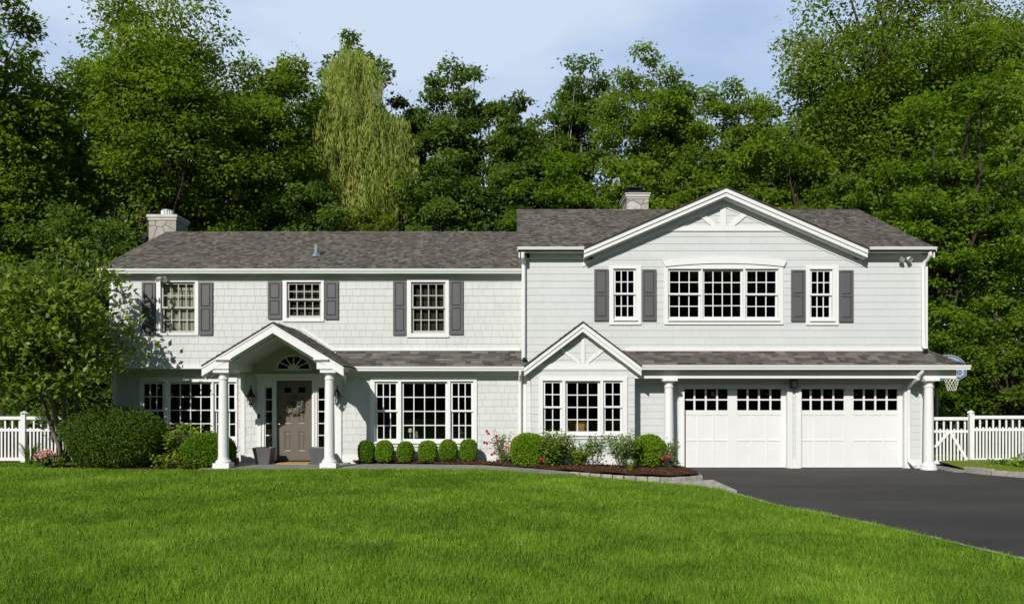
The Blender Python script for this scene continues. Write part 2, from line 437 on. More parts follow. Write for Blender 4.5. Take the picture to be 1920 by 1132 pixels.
def window(p0, p1, q0, q1, D, units, sash_mat='trim', sill=True, curtain=False, screen_panel=False):
    """outer casing in photo pixels at wall distance D; units = (x0,x1,y0,y1,cols,rows,meet_y) glass boxes. Returns the wall hole."""
    X0, X1, Z0, Z1 = PX(p0, D), PX(p1, D), PZ(q1, D), PZ(q0, D)
    holes = []
    cas = MB()
    B = 0.055
    us = []
    for (a, b, c, d, nc, nr, mt) in units:
        g = (PX(a, D), PX(b, D), PZ(d, D), PZ(c, D), nc, nr, PZ(mt, D) if mt else None)
        us.append(g); holes.append((g[0] - B, g[1] + B, g[2] - B - (0.02 if mt else 0.01), g[3] + B))
    for r in sub_rects((X0, X1, Z0, Z1), holes): cas.box(r[0], r[1], D - 0.045, D + 0.11, r[2], r[3])
    # thin stop mould round each opening and a proud sill
    for h in holes:
        cas.box(h[0] - .025, h[1] + .025, D - 0.058, D - 0.047, h[3] + .001, h[3] + .022)
    if sill:
        cas.box(X0 + 0.10, X1 - 0.10, D - 0.085, D - 0.047, holes[0][2] - .05, holes[0][2] - .008)
    w = cas.build('window', M['trim'], house, bevel=0.006)
    for g, h in zip(us, holes):
        x0, x1, z0, z1, nc, nr, mt = g
        def sash(gx0, gx1, gz0, gz1, rows, y, ob, mw=0.026):
            m = MB(); hs = []
            ox0, ox1, oz0, oz1 = ob
            cw = (gx1 - gx0 - mw * (nc - 1)) / nc; ch = (gz1 - gz0 - mw * (rows - 1)) / rows
            for i in range(nc):
                for j in range(rows):
                    hs.append((gx0 + i * (cw + mw), gx0 + i * (cw + mw) + cw, gz0 + j * (ch + mw), gz0 + j * (ch + mw) + ch))
            # frame, then muntins set slightly back
            for r in sub_rects(ob, [(gx0, gx1, gz0, gz1)]): m.box(r[0], r[1], y, y + 0.04, r[2], r[3])
            for i in range(1, nc):
                xx = gx0 + i * (cw + mw) - mw; m.box(xx, xx + mw, y + 0.008, y + 0.034, gz0, gz1)
            for j in range(1, rows):
                zz = gz0 + j * (ch + mw) - mw
                for i in range(nc):
                    m.box(hs[i * rows][0], hs[i * rows][1], y + 0.0095, y + 0.034, zz, zz + mw)
            m.build('sash', M[sash_mat], w)
            p = MB(); tilt = random.uniform(-.004, .004)
            p.poly([(gx0 - .004, y + 0.022 + tilt, gz0 - .004), (gx1 + .004, y + 0.022, gz0 - .004), (gx1 + .004, y + 0.022 - tilt, gz1 + .004), (gx0 - .004, y + 0.022, gz1 + .004)])
            p.build('pane', M['glass'], w)
        e = 0.003
        if mt:
            f = 0.026
            sash(x0, x1, mt + f, z1, nr // 2, D + 0.005, (h[0] + e, h[1] - e, mt - f * 0.9, h[3] - e))
            sash(x0 + .006, x1 + .006, z0, mt - f - .012, nr - nr // 2, D + 0.052, (h[0] + e, h[1] - e, h[2] + e, mt - f * 0.9 + .02))
        else:
            sash(x0, x1, z0, z1, nr, D + 0.03, (h[0] + e, h[1] - e, h[2] + e, h[3] - e))
        if curtain:
            c = MB(); n = 60; ys = [D + 0.14 + 0.012 * math.sin(i * 1.35) + 0.006 * math.sin(i * 3.1) for i in range(n + 1)]
            for i in range(n):
                a = x0 - .1 + (x1 - x0 + .2) * i / n; b = x0 - .1 + (x1 - x0 + .2) * (i + 1) / n
                c.poly([(a, ys[i], z0 - .1), (b, ys[i + 1], z0 - .1), (b, ys[i + 1], z1 - .12), (a, ys[i], z1 - .12)])
            c.box(x0 - .1, x1 + .1, D + .115, D + .125, z1 - .16, z1 - .02)
            c.build('curtain', M['curtain'], w)
        if screen_panel:
            c = MB(); c.box(x0 - .1, x1 + .1, D + .16, D + .165, z0 - .08, z1 + .04); c.build('screen_panel', M['screen_panel'], w)  # added panel, giving the panes the brown-grey of insect screens
    return [(h[0] - .02, h[1] + .02, h[2] - .02, h[3] + .02) for h in holes]

def shutter(p0, p1, q0, q1, D):
    X0, X1, Z0, Z1 = PX(p0, D), PX(p1, D), PZ(q1, D), PZ(q0, D)
    m = MB(); st = 0.055; y0, y1 = D - 0.06, D - 0.022
    zm = Z0 + (Z1 - Z0) * 0.50
    hs = [(X0 + st, X1 - st, Z0 + .10, zm - .012), (X0 + st, X1 - st, zm + .045, Z1 - .05)]
    for r in sub_rects((X0, X1, Z0, Z1), hs): m.box(r[0], r[1], y0, y1, r[2], r[3])
    for h in hs:
        m.box(h[0], h[1], y1 - .012, y1, h[2], h[3])
        # raised field with sloping shoulders
        a, b, c, d = h; i = 0.035; yb, yf = y1 - .013, y0 + .004
        vs = [(a + .008, yb, c + .008), (b - .008, yb, c + .008), (b - .008, yb, d - .008), (a + .008, yb, d - .008),
              (a + i, yf, c + i), (b - i, yf, c + i), (b - i, yf, d - i), (a + i, yf, d - i)]
        m.mesh(vs, [(4, 5, 6, 7), (0, 1, 5, 4), (1, 2, 6, 5), (2, 3, 7, 6), (3, 0, 4, 7)])
    m.build('shutter', M['shutter'], house)

H_UL, H_R, H_LL, H_LW, H_BAY = [], [], [], [], []
# upper left windows
H_UL += window(294, 373, 527, 628.5, D_UL, [(306, 362.5, 533, 619.5, 4, 4, 576.5)], 'sash_grey', False, True)
H_UL += window(530.5, 608, 526, 603, D_UL, [(542, 598.5, 533, 591, 4, 4, 561.5)], 'sash_grey', False, False, True)
H_UL += window(763, 842, 523, 632.5, D_UL, [(775, 831.5, 533, 619.5, 4, 4, 576.5)], 'sash_grey', False, False, True)
for a in ((267.5, 292.5, 529, 628), (374.5, 399.5, 529, 628), (503, 529, 528, 598), (609.5, 635, 528, 598.5), (737.5, 762, 527, 628), (843.5, 868.5, 526.5, 627)):
    shutter(*a, D_UL)
# right wing upper windows
H_R += window(1142, 1202, 498.5, 609, D_R, [(1154, 1188, 508, 593, 3, 4, 550.5)])
H_R += window(1245, 1468, 501, 608.5, D_R, [(1256, 1310, 508.5, 593.5, 3, 4, 551), (1321, 1389, 508.5, 593.5, 4, 4, None), (1401, 1454.5, 508.5, 593.5, 3, 4, 551.5)])
H_R += window(1510, 1571.5, 498, 609.5, D_R, [(1522, 1556, 509, 594, 3, 4, 552)])
for a in ((1114, 1140.5, 505, 601.5), (1203.5, 1230, 505.5, 601.5), (1482.5, 1509, 506.5, 602.5), (1572.5, 1599, 507, 603.5)): shutter(*a, D_R)
# arched head over the triple window
m = MB(); n = 24; top, bot = [], []
for i in range(n + 1):
    t = i / n; arc = 1 - (2 * t - 1) ** 2
    top.append((PX(1241 + 233 * t, D_R), PZ(489.5 - 6.5 * arc, D_R)))
    bot.append((PX(1246.5 + 222 * t, D_R), PZ(500.2 - 5.8 * arc, D_R)))
for i in range(n):
    m.prism([bot[i], bot[i + 1], top[i + 1], top[i]], 'y', D_R - 0.075, D_R - 0.001)
    m.prism([(bot[i][0], PZ(501.5, D_R)), (bot[i + 1][0], PZ(501.5, D_R)), (bot[i + 1][0], bot[i + 1][1] - .004), (bot[i][0], bot[i][1] - .004)], 'y', D_R - 0.045, D_R - 0.001)
m.build('arched_window_head', M['trim'], house)
# lower windows
H_LL += window(262, 446, 707, 838, D_LL, [(270, 304.5, 719.5, 818, 3, 4, 769), (318.5, 394, 719.5, 818, 4, 4, None), (405, 439.5, 719.5, 818, 3, 4, 769)])
H_LW += window(694.5, 894.5, 706, 836.5, D_LW, [(707, 742.5, 719, 822.5, 3, 4, 770), (756.5, 835, 719, 822.5, 4, 4, None), (848.5, 883.5, 718.5, 822, 3, 4, 770)])
H_BAY += window(1010.5, 1176, 706, 822.5, D_BAY, [(1022, 1050, 717.5, 808, 2, 4, 763), (1064, 1121, 718, 808.5, 3, 4, None), (1135, 1163, 717.5, 808, 2, 4, 762.5)])

# door surround openings
DX0, DX1 = PX(519, D_LW), PX(584.5, D_LW)
Z_FL = 0.165                                            # porch floor
Z_DT = PZ(714, D_LW)
SL = [(PX(498, D_LW), PX(510, D_LW)), (PX(597, D_LW), PX(609, D_LW))]
SZ0, SZ1 = PZ(838, D_LW), PZ(726.5, D_LW)
H_DOOR = [(DX0 - .01, DX1 + .01, 0.1, Z_DT + .01)] + [(a - .03, b + .03, SZ0 - .03, SZ1 + .03) for a, b in SL]

# --- walls of shingles
def facade(name, mat, D, poly, holes, course, wmin, wmax, gap, butt, seed, v_off=0.0, jit=0.0):
    mb = MB(); r = random.Random(seed)
    courses(mb, poly, (0, D, 0), (1, 0, 0), (0, 0, 1), (0, -1, 0), course, wmin, wmax, gap, butt, holes, r, jit=jit)
    return mb.build(name, mat, house)
def rect(a, b, c, d): return [(a, c), (b, c), (b, d), (a, d)]

zUL0 = PZ(691, D_UL)
facade('wall', M['siding_left'], D_UL, rect(X_L, X_C + .02, zUL0 + .11, 5.32), H_UL, 0.188, .15, .30, .005, .012, 1, jit=.003)
facade('wall', M['siding_left'], D_LL, rect(PX(214, D_LL), -7.22, .33, 2.72), H_LL, 0.188, .15, .30, .005, .012, 2, jit=.003)
facade('wall', M['siding_left'], D_LW, rect(-7.22, .56, .33, 2.72), H_LW + [(PX(483, D_LW), PX(641, D_LW), 0, 2.76)], 0.188, .15, .30, .005, .012, 3, jit=.003)
facade('wall', M['siding_right'], D_BAY, rect(PX(996, D_BAY), PX(1190, D_BAY), .33, 2.68), H_BAY, 0.188, .2, .45, .002, .012, 4)
bay_x0, bay_x1 = PX(996, D_BAY), PX(1190, D_BAY)
bay_cx = PX(1093, 20.6)
G_HOLE = [(PX(1282, D_R), PX(1475, D_R), -.1, PZ(728, D_R)), (PX(1502, D_R), PX(1694, D_R), -.1, PZ(728, D_R))]
facade('wall', M['siding_right'], D_R, rect(bay_x1 - .05, PX(1728, D_R), .20, 2.75), G_HOLE, 0.188, .2, .45, .002, .012, 5)
zR_e = 5.62
gx0, gxa, gx1 = PX(1098, 21.06), PX(1361, 21.06), PX(1627, 21.06)
g_ap = PZ(350, 21.03); g_e = PZ(466, 21.03)
facade('wall', M['siding_right'], D_R, rect(X_C + .05, X_R, 2.74, zR_e), H_R, 0.188, .2, .6, .002, .012, 6)
facade('wall', M['siding_right'], D_R, [(gx0 + .1, zR_e), (gx1 - .1, zR_e), (gxa, g_ap - .12)], [], 0.188, .2, .6, .002, .012, 7)
# bay gable face
b_ap, b_e = PZ(602, 20.6), PZ(686, 20.6)
facade('wall', M['siding_right'], D_BAY, [(PX(985, 20.6) + .12, 2.68), (PX(1203, 20.6) - .12, 2.68), (bay_cx, b_ap - .12)], [], 0.188, .2, .45, .002, .012, 8)
# side, rear and return walls (plain lapped board)
m = MB()
RIDGE_L, RIDGE_R = 25.9, 25.74
zeL, zrL = PZ(503, 21.63), PZ(435, RIDGE_L)
zeR, zrR = PZ(464.5, 21.06), PZ(393.5, RIDGE_R)
def side_wall(mb, X, pts, sgn):
    mb.poly([(X, y, z) for y, z in (pts if sgn > 0 else pts[::-1])])
    for k in range(40):   # horizontal laps
        z = 0.3 + k * .188
        ys = [p[0] for p in pts]
side_wall(m, X_L, [(D_LL, .1), (D_UL, zUL0), (D_UL, 5.32), (RIDGE_L, zrL - .14), (29.9, 5.4), (29.9, 0)], -1)
side_wall(m, X_R - .001, [(D_R, 0), (D_R, 5.7), (RIDGE_R, zrR - .14), (30.0, 5.9), (30.0, 0)], 1)
side_wall(m, X_C + .03, [(D_R + .02, 2.5), (D_R + .02, 5.7), (RIDGE_R, zrR - .14), (30.0, 5.9), (30.0, 2.5)], -1)
m.poly([(X_L, 29.9, 0), (X_C, 29.9, 0), (X_C, 29.9, 5.5), (X_L, 29.9, 5.5)])
m.poly([(X_C, 30.0, 0), (X_R, 30.0, 0), (X_R, 30.0, 5.9), (X_C, 30.0, 5.9)])
m.box(bay_x1 - .02, bay_x1 - .001, D_BAY + .001, D_R, .1, 2.72); m.box(bay_x0 + .001, bay_x0 + .02, D_BAY + .001, D_LW, .1, 2.72)
m.box(-7.22, -7.20, D_LW + .001, D_LL, .1, 2.7)
m.build('wall', M['siding_right'], house)
# liner panels behind the glass, near-black in place of room shade
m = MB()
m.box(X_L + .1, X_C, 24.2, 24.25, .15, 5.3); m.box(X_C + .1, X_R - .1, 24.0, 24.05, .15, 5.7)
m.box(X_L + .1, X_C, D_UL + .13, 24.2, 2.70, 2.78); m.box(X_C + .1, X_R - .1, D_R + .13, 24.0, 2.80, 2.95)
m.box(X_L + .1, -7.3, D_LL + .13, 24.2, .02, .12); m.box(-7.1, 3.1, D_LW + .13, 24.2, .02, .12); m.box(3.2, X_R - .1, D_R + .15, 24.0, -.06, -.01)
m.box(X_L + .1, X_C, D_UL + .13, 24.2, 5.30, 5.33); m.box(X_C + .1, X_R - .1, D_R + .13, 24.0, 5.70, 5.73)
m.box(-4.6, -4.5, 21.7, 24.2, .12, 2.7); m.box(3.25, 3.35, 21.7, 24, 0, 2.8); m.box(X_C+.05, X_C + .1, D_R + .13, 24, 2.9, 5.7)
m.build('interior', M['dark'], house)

class Each:
    def __init__(s, name): s.n = name
    def box(s, *a): m_ = MB(); m_.box(*a); m_.build(s.n, M['trim'], house)
    def prism(s, *a): m_ = MB(); m_.prism(*a); m_.build(s.n, M['trim'], house)
# --- foundation boards
m = Each('foundation_board')
m.box(-7.24, PX(484, D_LW), D_LW - .03, D_LW + .02, .08, .35)
m.box(PX(640, D_LW), bay_x0, D_LW - .03, D_LW + .02, .08, .35)
m.box(bay_x0 - .02, bay_x1 + .01, D_BAY - .03, D_BAY + .02, .02, .35)
m.box(PX(214, D_LL) - .02, -7.24, D_LL - .03, D_LL + .02, .05, .35)
m.box(PX(1485, D_R), PX(1491, D_R) + .08, D_R - .028, D_R + .05, .0, .22)
m.box(PX(1702, D_R), PX(1727, D_R), D_R - .028, D_R + .05, .0, .22)
m.box(bay_x1 + .002, PX(1272, D_R) - .002, D_R - .028, D_R + .05, .0, .22)

# --- corner boards, bands, friezes
m = Each('corner_board')
m.box(X_L - .02, X_L + .10, D_UL - .03, D_UL + .05, zUL0 + .11, 5.32)
m.box(PX(214, D_LL) - .02, PX(214, D_LL) + .09, D_LL - .03, D_LL + .05, .35, 2.66)
m.box(-7.24, -7.13, D_LW - .03, D_LW + .06, .35, 2.66)
m.box(PX(978, D_R), PX(987, D_R), D_R - .035, D_R + .08, 2.9, 5.70)
m.box(X_R - .11, X_R + .02, D_R - .035, D_R + .08, 3.18, 5.70)
m.box(PX(1726.5, D_R), PX(1731, D_R), D_R - .03, D_R + .05, .1, 2.7)
m.box(PX(982, D_LW), PX(987, D_LW), D_LW - .025, D_LW + .02, .35, 2.6)
m = Each('band_board')
m.box(X_L - .03, PX(392, D_UL), D_UL - .035, D_UL + .02, zUL0, zUL0 + .11)
m.box(X_L - .02, -4.6, D_UL + .02, D_LL + .02, zUL0 + .001, zUL0 + .04)
m.box(PX(626, D_UL), X_C - .08, D_UL - .045, D_UL + .01, PZ(657.5, D_UL), PZ(653, D_UL))
m.box(PX(1172, D_R), X_R - .0, D_R - .045, D_R + .01, PZ(658, D_R), PZ(652.5, D_R))
m.box(X_L, X_C - .1, D_UL - .03, D_UL + .01, 5.20, 5.33)
m.box(X_C + .16, gx0 + .22, D_R - .03, D_R + .01, 5.575, 5.76)
m.box(gx1 - .22, X_R - .12, D_R - .03, D_R + .01, 5.575, 5.76)

# --- main roofs
def roof(name, x0, x1, ye, ze, yr, zr, course=.145, seed=1, segs=None, th=.10):
    sl = math.hypot(yr - ye, zr - ze); V = ((0), (yr - ye) / sl, (zr - ze) / sl); N = (0, -V[2], V[1])
    s = MB(); yb = 2 * yr - ye
    for xa_, xb_, v0 in (segs or [(x0, x1, 0)]):
        ya = ye + v0 * (yr - ye) / sl; za = ze + v0 * (zr - ze) / sl
        s.prism([(ya, za - .012), (yr, zr - .012), (yb, ze - .012), (yb, ze - th), (yr, zr - th), (ya, za - th)], 'x', xa_, xb_)
    o = s.build(name, M['roof_edge'], house)
    mb = MB(); r = random.Random(seed)
    holes = [(b0 if False else a0, b0, -1, v0) for a0, b0, v0 in (segs or []) if v0 > 0]
    courses(mb, rect(x0, x1, 0, sl), (0, ye, ze), (1, 0, 0), V, N, course, .05, .17, .0, .012, holes, r, back=False, thick_var=.6)
    mb.build('shingles', M['roof'], o)
    mb = MB()
    courses(mb, rect(x0, x1, 0, sl), (0, yb, ze), (1, 0, 0), (0, -V[1], V[2]), (0, V[2], V[1]), course * 3, .4, .9, .0, .012, (), r, back=False)
    k = 0; xx = x0
    while xx < x1:    # ridge caps
        w = min(.22, x1 - xx); t = random.random()
        h = .018 + .006 * (k % 2)
        mb.mesh([(xx, yr - .14, zr - .14 * V[2] / V[1] + h), (xx + w, yr - .14, zr - .14 * V[2] / V[1] + h), (xx + w, yr, zr + h), (xx, yr, zr + h), (xx, yr + .14, zr - .14 * V[2] / V[1] + h), (xx + w, yr + .14, zr - .14 * V[2] / V[1] + h),
                 (xx, yr - .14, zr - .14 * V[2] / V[1] - .01), (xx + w, yr - .14, zr - .14 * V[2] / V[1] - .01)],
                [(0, 1, 2, 3), (3, 2, 5, 4), (6, 7, 1, 0)], t)
        xx += .22; k += 1
    mb.build('shingles', M['roof'], o)
    return o
XLr0 = PX(184, 21.63)
roofL = roof('roof', XLr0, X_C + .03, 21.63, zeL, RIDGE_L, zrL, seed=11)
XRr0, XRr1 = PX(971, 21.06), PX(1755, 21.06)
roofR = roof('roof', XRr0, XRr1, 21.06, zeR, RIDGE_R, zrR, seed=12, segs=[(XRr0, gx0 - .02, 0), (gx0 - .02, gx1 + .02, .46), (gx1 + .02, XRr1, 0)])
# rake boards on the gable ends
m = Each('rake_board')
for X, ye, ze, yr, zr in ((XLr0 + .02, 21.63, zeL, RIDGE_L, zrL), (XRr0 + .02, 21.06, zeR, RIDGE_R, zrR), (XRr1 - .05, 21.06, zeR, RIDGE_R, zrR)):
    m.prism([(ye + .02, ze - .10), (yr, zr - .10), (2 * yr - ye - .02, ze - .10), (2 * yr - ye - .02, ze - .26), (yr, zr - .26), (ye + .02, ze - .26)], 'x', X, X + .03)

# gutters: stepped profile run along x
def gutter(mb, x0, x1, yf, zt, yb):
    prof = [(yf, zt), (yf, zt - .030), (yf + .010, zt - .036), (yf + .012, zt - .062), (yf + .030, zt - .080), (yf + .030, zt - .118), (yf + .115, zt - .118), (yf + .115, zt - .012), (yf + .02, zt - .012), (yf + .02, zt)]
    mb.prism(prof, 'x', x0, x1)
    mb.box(x0 + .01, x1 - .01, yf + .116, yb, zt - .112, zt - .03)     # fascia and soffit
m = MB(); gutter(m, XLr0 - .02, X_C - .06, 21.60, PZ(503.5, 21.6), D_UL); m.build('gutter', M['trim'], house)
m = MB(); gutter(m, XRr0 - .01, gx0 - .03, 21.03, PZ(462.5, 21.03), D_R); m.build('gutter', M['trim'], house)
m = MB(); gutter(m, gx1 + .05, XRr1 + .02, 21.03, PZ(462.5, 21.03), D_R); m.build('gutter', M['trim'], house)

# --- generic cross gable: rake boards, roof slopes with shingles running to the back
def gable(xc, zap, half, ze, yf, yb, boards, course=.145, seed=1, soffit=True, th=.035, name='gable_roof'):
    """boards: list of (drop0, drop1, y0, y1) vertical bands under the roof line"""
    mb = MB()
    pitch = (zap - ze) / half
    def line(d): return [(xc - half, ze - d), (xc, zap - d), (xc + half, ze - d)]
    for d0, d1, y0, y1 in boards:
        A, B = line(d0), line(d1)
        mb.prism([A[0], B[0], B[1], A[1]], 'y', y0, y1); mb.prism([A[1], B[1], B[2], A[2]], 'y', y0, y1)
    rk = mb.build('rake_board', M['trim'], house)
    s = MB()
    A, B = line(-th), line(-.004)
    s.prism([A[0], B[0], B[1], A[1]], 'y', yf - .025, yb); s.prism([A[1], B[1], B[2], A[2]], 'y', yf - .025, yb)
    o = s.build(name, M['roof_edge'], house)
    sh = MB(); r = random.Random(seed)
    L = math.hypot(half, zap - ze)
    for sg in (-1, 1):
        U = (0, 1, 0); Vv = np.array([-sg * half, 0, zap - ze]) / L; Nn = np.array([sg * (zap - ze), 0, half]) / L
        O = (xc + sg * half, yf - .03, ze + th)
        courses(sh, rect(0, yb - yf + .03, 0, L), O, U, Vv, Nn, course, .08, .28, 0, .012, (), r, back=False, thick_var=.5)
    sh.build('shingles', M['roof'], o)
    return o
# main gable of the right wing
big = gable(gxa, g_ap - .035, (gx1 - gx0) / 2 + .02, g_e - .02, 21.03, 24.7, [(0, .105, 21.03, 21.12), (.105, .21, 21.06, 21.16), (.20, .23, 21.16, D_R), (.232, .40, D_R - .03, D_R - .001)], seed=21)
m = MB()
D = D_R - .04
def strut(mb, p, q, w, y0, y1):
    p, q = np.array(p), np.array(q); d = (q - p) / np.linalg.norm(q - p); n_ = np.array([-d[1], d[0]]) * w / 2
    mb.prism([tuple(p - n_), tuple(q - n_), tuple(q + n_), tuple(p + n_)], 'y', y0, y1)
def XZ(px, py, d): return (PX(px, d), PZ(py, d))
m.prism([XZ(1232, 433, D), XZ(1492, 433, D), XZ(1470, 423.5, D), XZ(1255, 423.5, D)], 'y', D, D + .04)
m.box(PX(1350.5, D), PX(1361.5, D), D - .002, D + .04, PZ(423.6, D), PZ(375, D))
strut(m, XZ(1308, 397, D), XZ(1343, 425, D), .13, D + .002, D + .04)
strut(m, XZ(1403, 396, D), XZ(1368, 425, D), .13, D + .002, D + .04)
m.build('gable_truss', M['trim'], house)

# --- left pent roof over the lower wall
def pent(x0, x1, yf, zf, yb, zb, seed, hip=0.0, cut=0.0):
    sl = math.hypot(yb - yf, zb - zf); V = (0, (yb - yf) / sl, (zb - zf) / sl); N = (0, -V[2], V[1])
    s = MB(); s.prism([(yf, zf - .012), (yb, zb - .012), (yb, zf - .06), (yf, zf - .06)], 'x', x0, x1 - hip); 
    if hip:
        s.mesh([(x1 - hip, yf, zf - .012), (x1, yf, zf - .012), (x1 - hip, yb, zb - .012), (x1, yb + 1.6, zf - .012), (x1 - hip, yb + 1.6, zb - .012), (x1 - hip, yf, zf - .06), (x1, yf, zf - .06), (x1, yb + 1.6, zf - .06)],
               [(0, 1, 2), (1, 3, 4, 2), (0, 5, 6, 1), (1, 6, 7, 3)])
    o = s.build('pent_roof', M['roof_edge'], house)
    mb = MB(); r = random.Random(seed)
    poly = [(x0, 0), (x1, 0), (x1 - hip, sl), (x0 - cut, sl)]
    courses(mb, poly, (0, yf, zf), (1, 0, 0), V, N, .142, .10, .36, 0, .013, (), r, back=False, thick_var=.5)
    if hip:
        V2 = np.array([-hip, 0, zb - zf]); L2 = np.linalg.norm(V2); V2 /= L2; N2 = np.array([zb - zf, 0, hip]) / L2
        courses(mb, [(0, 0), (yb + 1.6 - yf, 0), (yb + 1.6 - yf, L2), (yb - yf, L2)], (x1, yf, zf), (0, 1, 0), V2, N2, .142, .12, .42, 0, .013, (), r, back=False)
        c = 0
        for k in range(7):   # hip caps
            p = np.array([x1, yf, zf]); q = np.array([x1 - hip, yb, zb]); a = p + (q - p) * k / 7; b = p + (q - p) * (k + 1) / 7
            w = np.array([.09, .03, 0]); up = np.array([0, 0, .03])
            mb.mesh([a - w + up * .6, a + up * 1.5, a + np.array([.06, .06, .0]) + up * .5, b - w + up * .6, b + up * 1.2, b + np.array([.06, .06, 0]) + up * .5], [(0, 1, 4, 3), (1, 2, 5, 4), (0, 2, 1)], random.random())
    mb.build('shingles', M['roof'], o)
    return o
pent(-4.75, .46, 21.13, PZ(686, 21.13), D_UL + .01, PZ(657, D_UL), 31)
m = MB(); gutter(m, PX(660, 21.1), .55, 21.10, PZ(686.5, 21.1), D_LW); 
m.box(-4.6, .55, 21.21, D_LW, 2.56, 2.64); m.box(PX(641, 21.46), .55, D_LW - .03, D_LW + .02, 2.46, 2.58)
m.build('gutter', M['trim'], house)
PENT_R1 = PX(1810, 20.6)
pent(PX(1201, 20.6), PENT_R1, 20.62, PZ(684, 20.62), D_R, PZ(657.5, D_R), 32, hip=PENT_R1 - X_R, cut=.5)
m = MB(); gutter(m, PX(1203, 20.6), PX(1821, 20.6), 20.59, PZ(684, 20.59), 20.85)
m.box(bay_x1 + .02, PENT_R1 - .05, 20.9, D_R + .05, 2.70, 2.74)                        # porch ceiling
m.build('gutter', M['trim'], house)
m = MB()
m.box(bay_x1 + .003, PX(1793, 20.85), 20.84, 21.03, PZ(709, 20.85), PZ(688, 20.85))
m.box(PX(1793, 20.85) - .19, PX(1793, 20.85) - .002, 21.031, 23.0, PZ(709, 20.85), PZ(688, 20.85))
m.build('porch_beam', M['trim'], house)
# bay gable
bayg = gable(bay_cx, b_ap - .04, PX(1203, 20.6) - bay_cx, PZ(688, 20.6), 20.60, D_R + .0, [(0, .115, 20.60, 20.68), (.115, .225, 20.625, 20.72), (.215, .245, 20.72, D_BAY)], seed=22, name='bay_roof')
m = MB(); D = D_BAY - .035
m.box(bay_x0 - .06, bay_x1 + .16, D, D + .035, PZ(691.5, D), PZ(681.5, D))
m.box(PX(1090, D), PX(1096.5, D), D - .002, D + .035, PZ(681.4, D), PZ(622, D))
strut(m, XZ(1052, 653, D), XZ(1087, 681, D), .075, D + .002, D + .035); strut(m, XZ(1134, 653, D), XZ(1099, 681, D), .075, D + .002, D + .035)
m.box(bay_x0 + .0, bay_x1 - .0, D_BAY - .03, D_BAY - .001, 2.60, 2.66)
m.build('gable_truss', M['trim'], house)

# --- entry porch
YF = 19.6
p_cx = PX(511, YF); p_ap = PZ(604.5, YF); p_half = PX(641, YF) - p_cx + .04; p_e = p_ap - p_half * .607
gable(p_cx, p_ap - .03, p_half, p_e - .03, YF, D_UL + .02, [(0, .045, YF - .015, YF + .1), (.045, .225, YF, YF + .1), (.21, .245, YF + .1, YF + .24), (.215, .33, YF + .24, YF + .28)], seed=23, name='porch_roof')
for sg in (-1, 1):
    m = MB()
    xe = p_cx + sg * p_half
    xi = p_cx + sg * (p_half - .66)
    z0 = PZ(691.5, YF); z1 = PZ(678, YF)
    # cornice return: board with the rake's slope cut on the outer side, and a little crown on top
    cut = lambda x: p_e - .03 + (p_half - abs(x - p_cx)) * .607 - .20
    pts = [(xe - sg * .0, z0), (xi, z0), (xi, z1), (p_cx + sg * (p_half - .40), z1), (xe, p_e - .14)]
    m.prism(pts if sg < 0 else pts[::-1], 'y', YF + .004, YF + .10)
    a, b = sorted((xi - sg * .07, p_cx + sg * (p_half - .36)))
    m.prism([(YF - .07, z1 + .075), (YF - .07, z1 + .045), (YF - .005, z1 - .005), (YF + .1, z1 - .005), (YF + .1, z1 + .075)], 'x', a, b)
    # beam running back to the wall
    a, b = sorted((xi + sg * .012, p_cx + sg * (p_half - .18)))
    m.box(a, b, YF + .101, D_LW - .001, z0 - .02, z1)
    a, b = sorted((p_cx + sg * (p_half - .178), p_cx + sg * (p_half - .02)))
    m.box(a, b, YF + .101, D_LW - .001, z0 + .05, z0 + .075)
    m.build('porch_beam', M['trim'], house)
m = MB()     # sloping ceiling and the wall inside the gable, porch shade in their colour
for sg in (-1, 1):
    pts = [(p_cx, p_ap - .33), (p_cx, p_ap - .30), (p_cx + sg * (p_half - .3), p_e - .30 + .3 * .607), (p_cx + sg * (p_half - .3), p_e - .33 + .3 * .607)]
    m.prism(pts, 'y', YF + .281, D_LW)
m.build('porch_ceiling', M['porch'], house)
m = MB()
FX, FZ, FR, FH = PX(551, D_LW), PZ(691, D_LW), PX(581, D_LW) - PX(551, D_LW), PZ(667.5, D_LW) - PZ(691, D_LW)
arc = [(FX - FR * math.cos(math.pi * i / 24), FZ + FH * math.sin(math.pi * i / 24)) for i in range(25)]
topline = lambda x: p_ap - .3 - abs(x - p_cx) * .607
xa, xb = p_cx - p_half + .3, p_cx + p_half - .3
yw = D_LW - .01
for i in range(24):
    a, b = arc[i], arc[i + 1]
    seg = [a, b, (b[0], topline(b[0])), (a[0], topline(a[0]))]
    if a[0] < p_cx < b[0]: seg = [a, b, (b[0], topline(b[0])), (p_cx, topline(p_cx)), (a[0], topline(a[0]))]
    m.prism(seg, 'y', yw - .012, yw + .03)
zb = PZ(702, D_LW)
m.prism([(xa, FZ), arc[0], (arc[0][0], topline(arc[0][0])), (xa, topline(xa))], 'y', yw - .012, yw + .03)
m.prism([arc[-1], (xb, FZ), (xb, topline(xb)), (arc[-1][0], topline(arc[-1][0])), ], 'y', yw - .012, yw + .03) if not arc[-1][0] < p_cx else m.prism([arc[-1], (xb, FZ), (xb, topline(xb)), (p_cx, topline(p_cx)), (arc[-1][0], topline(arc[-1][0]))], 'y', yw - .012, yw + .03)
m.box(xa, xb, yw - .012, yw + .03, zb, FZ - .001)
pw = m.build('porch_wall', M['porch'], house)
fan = MB()
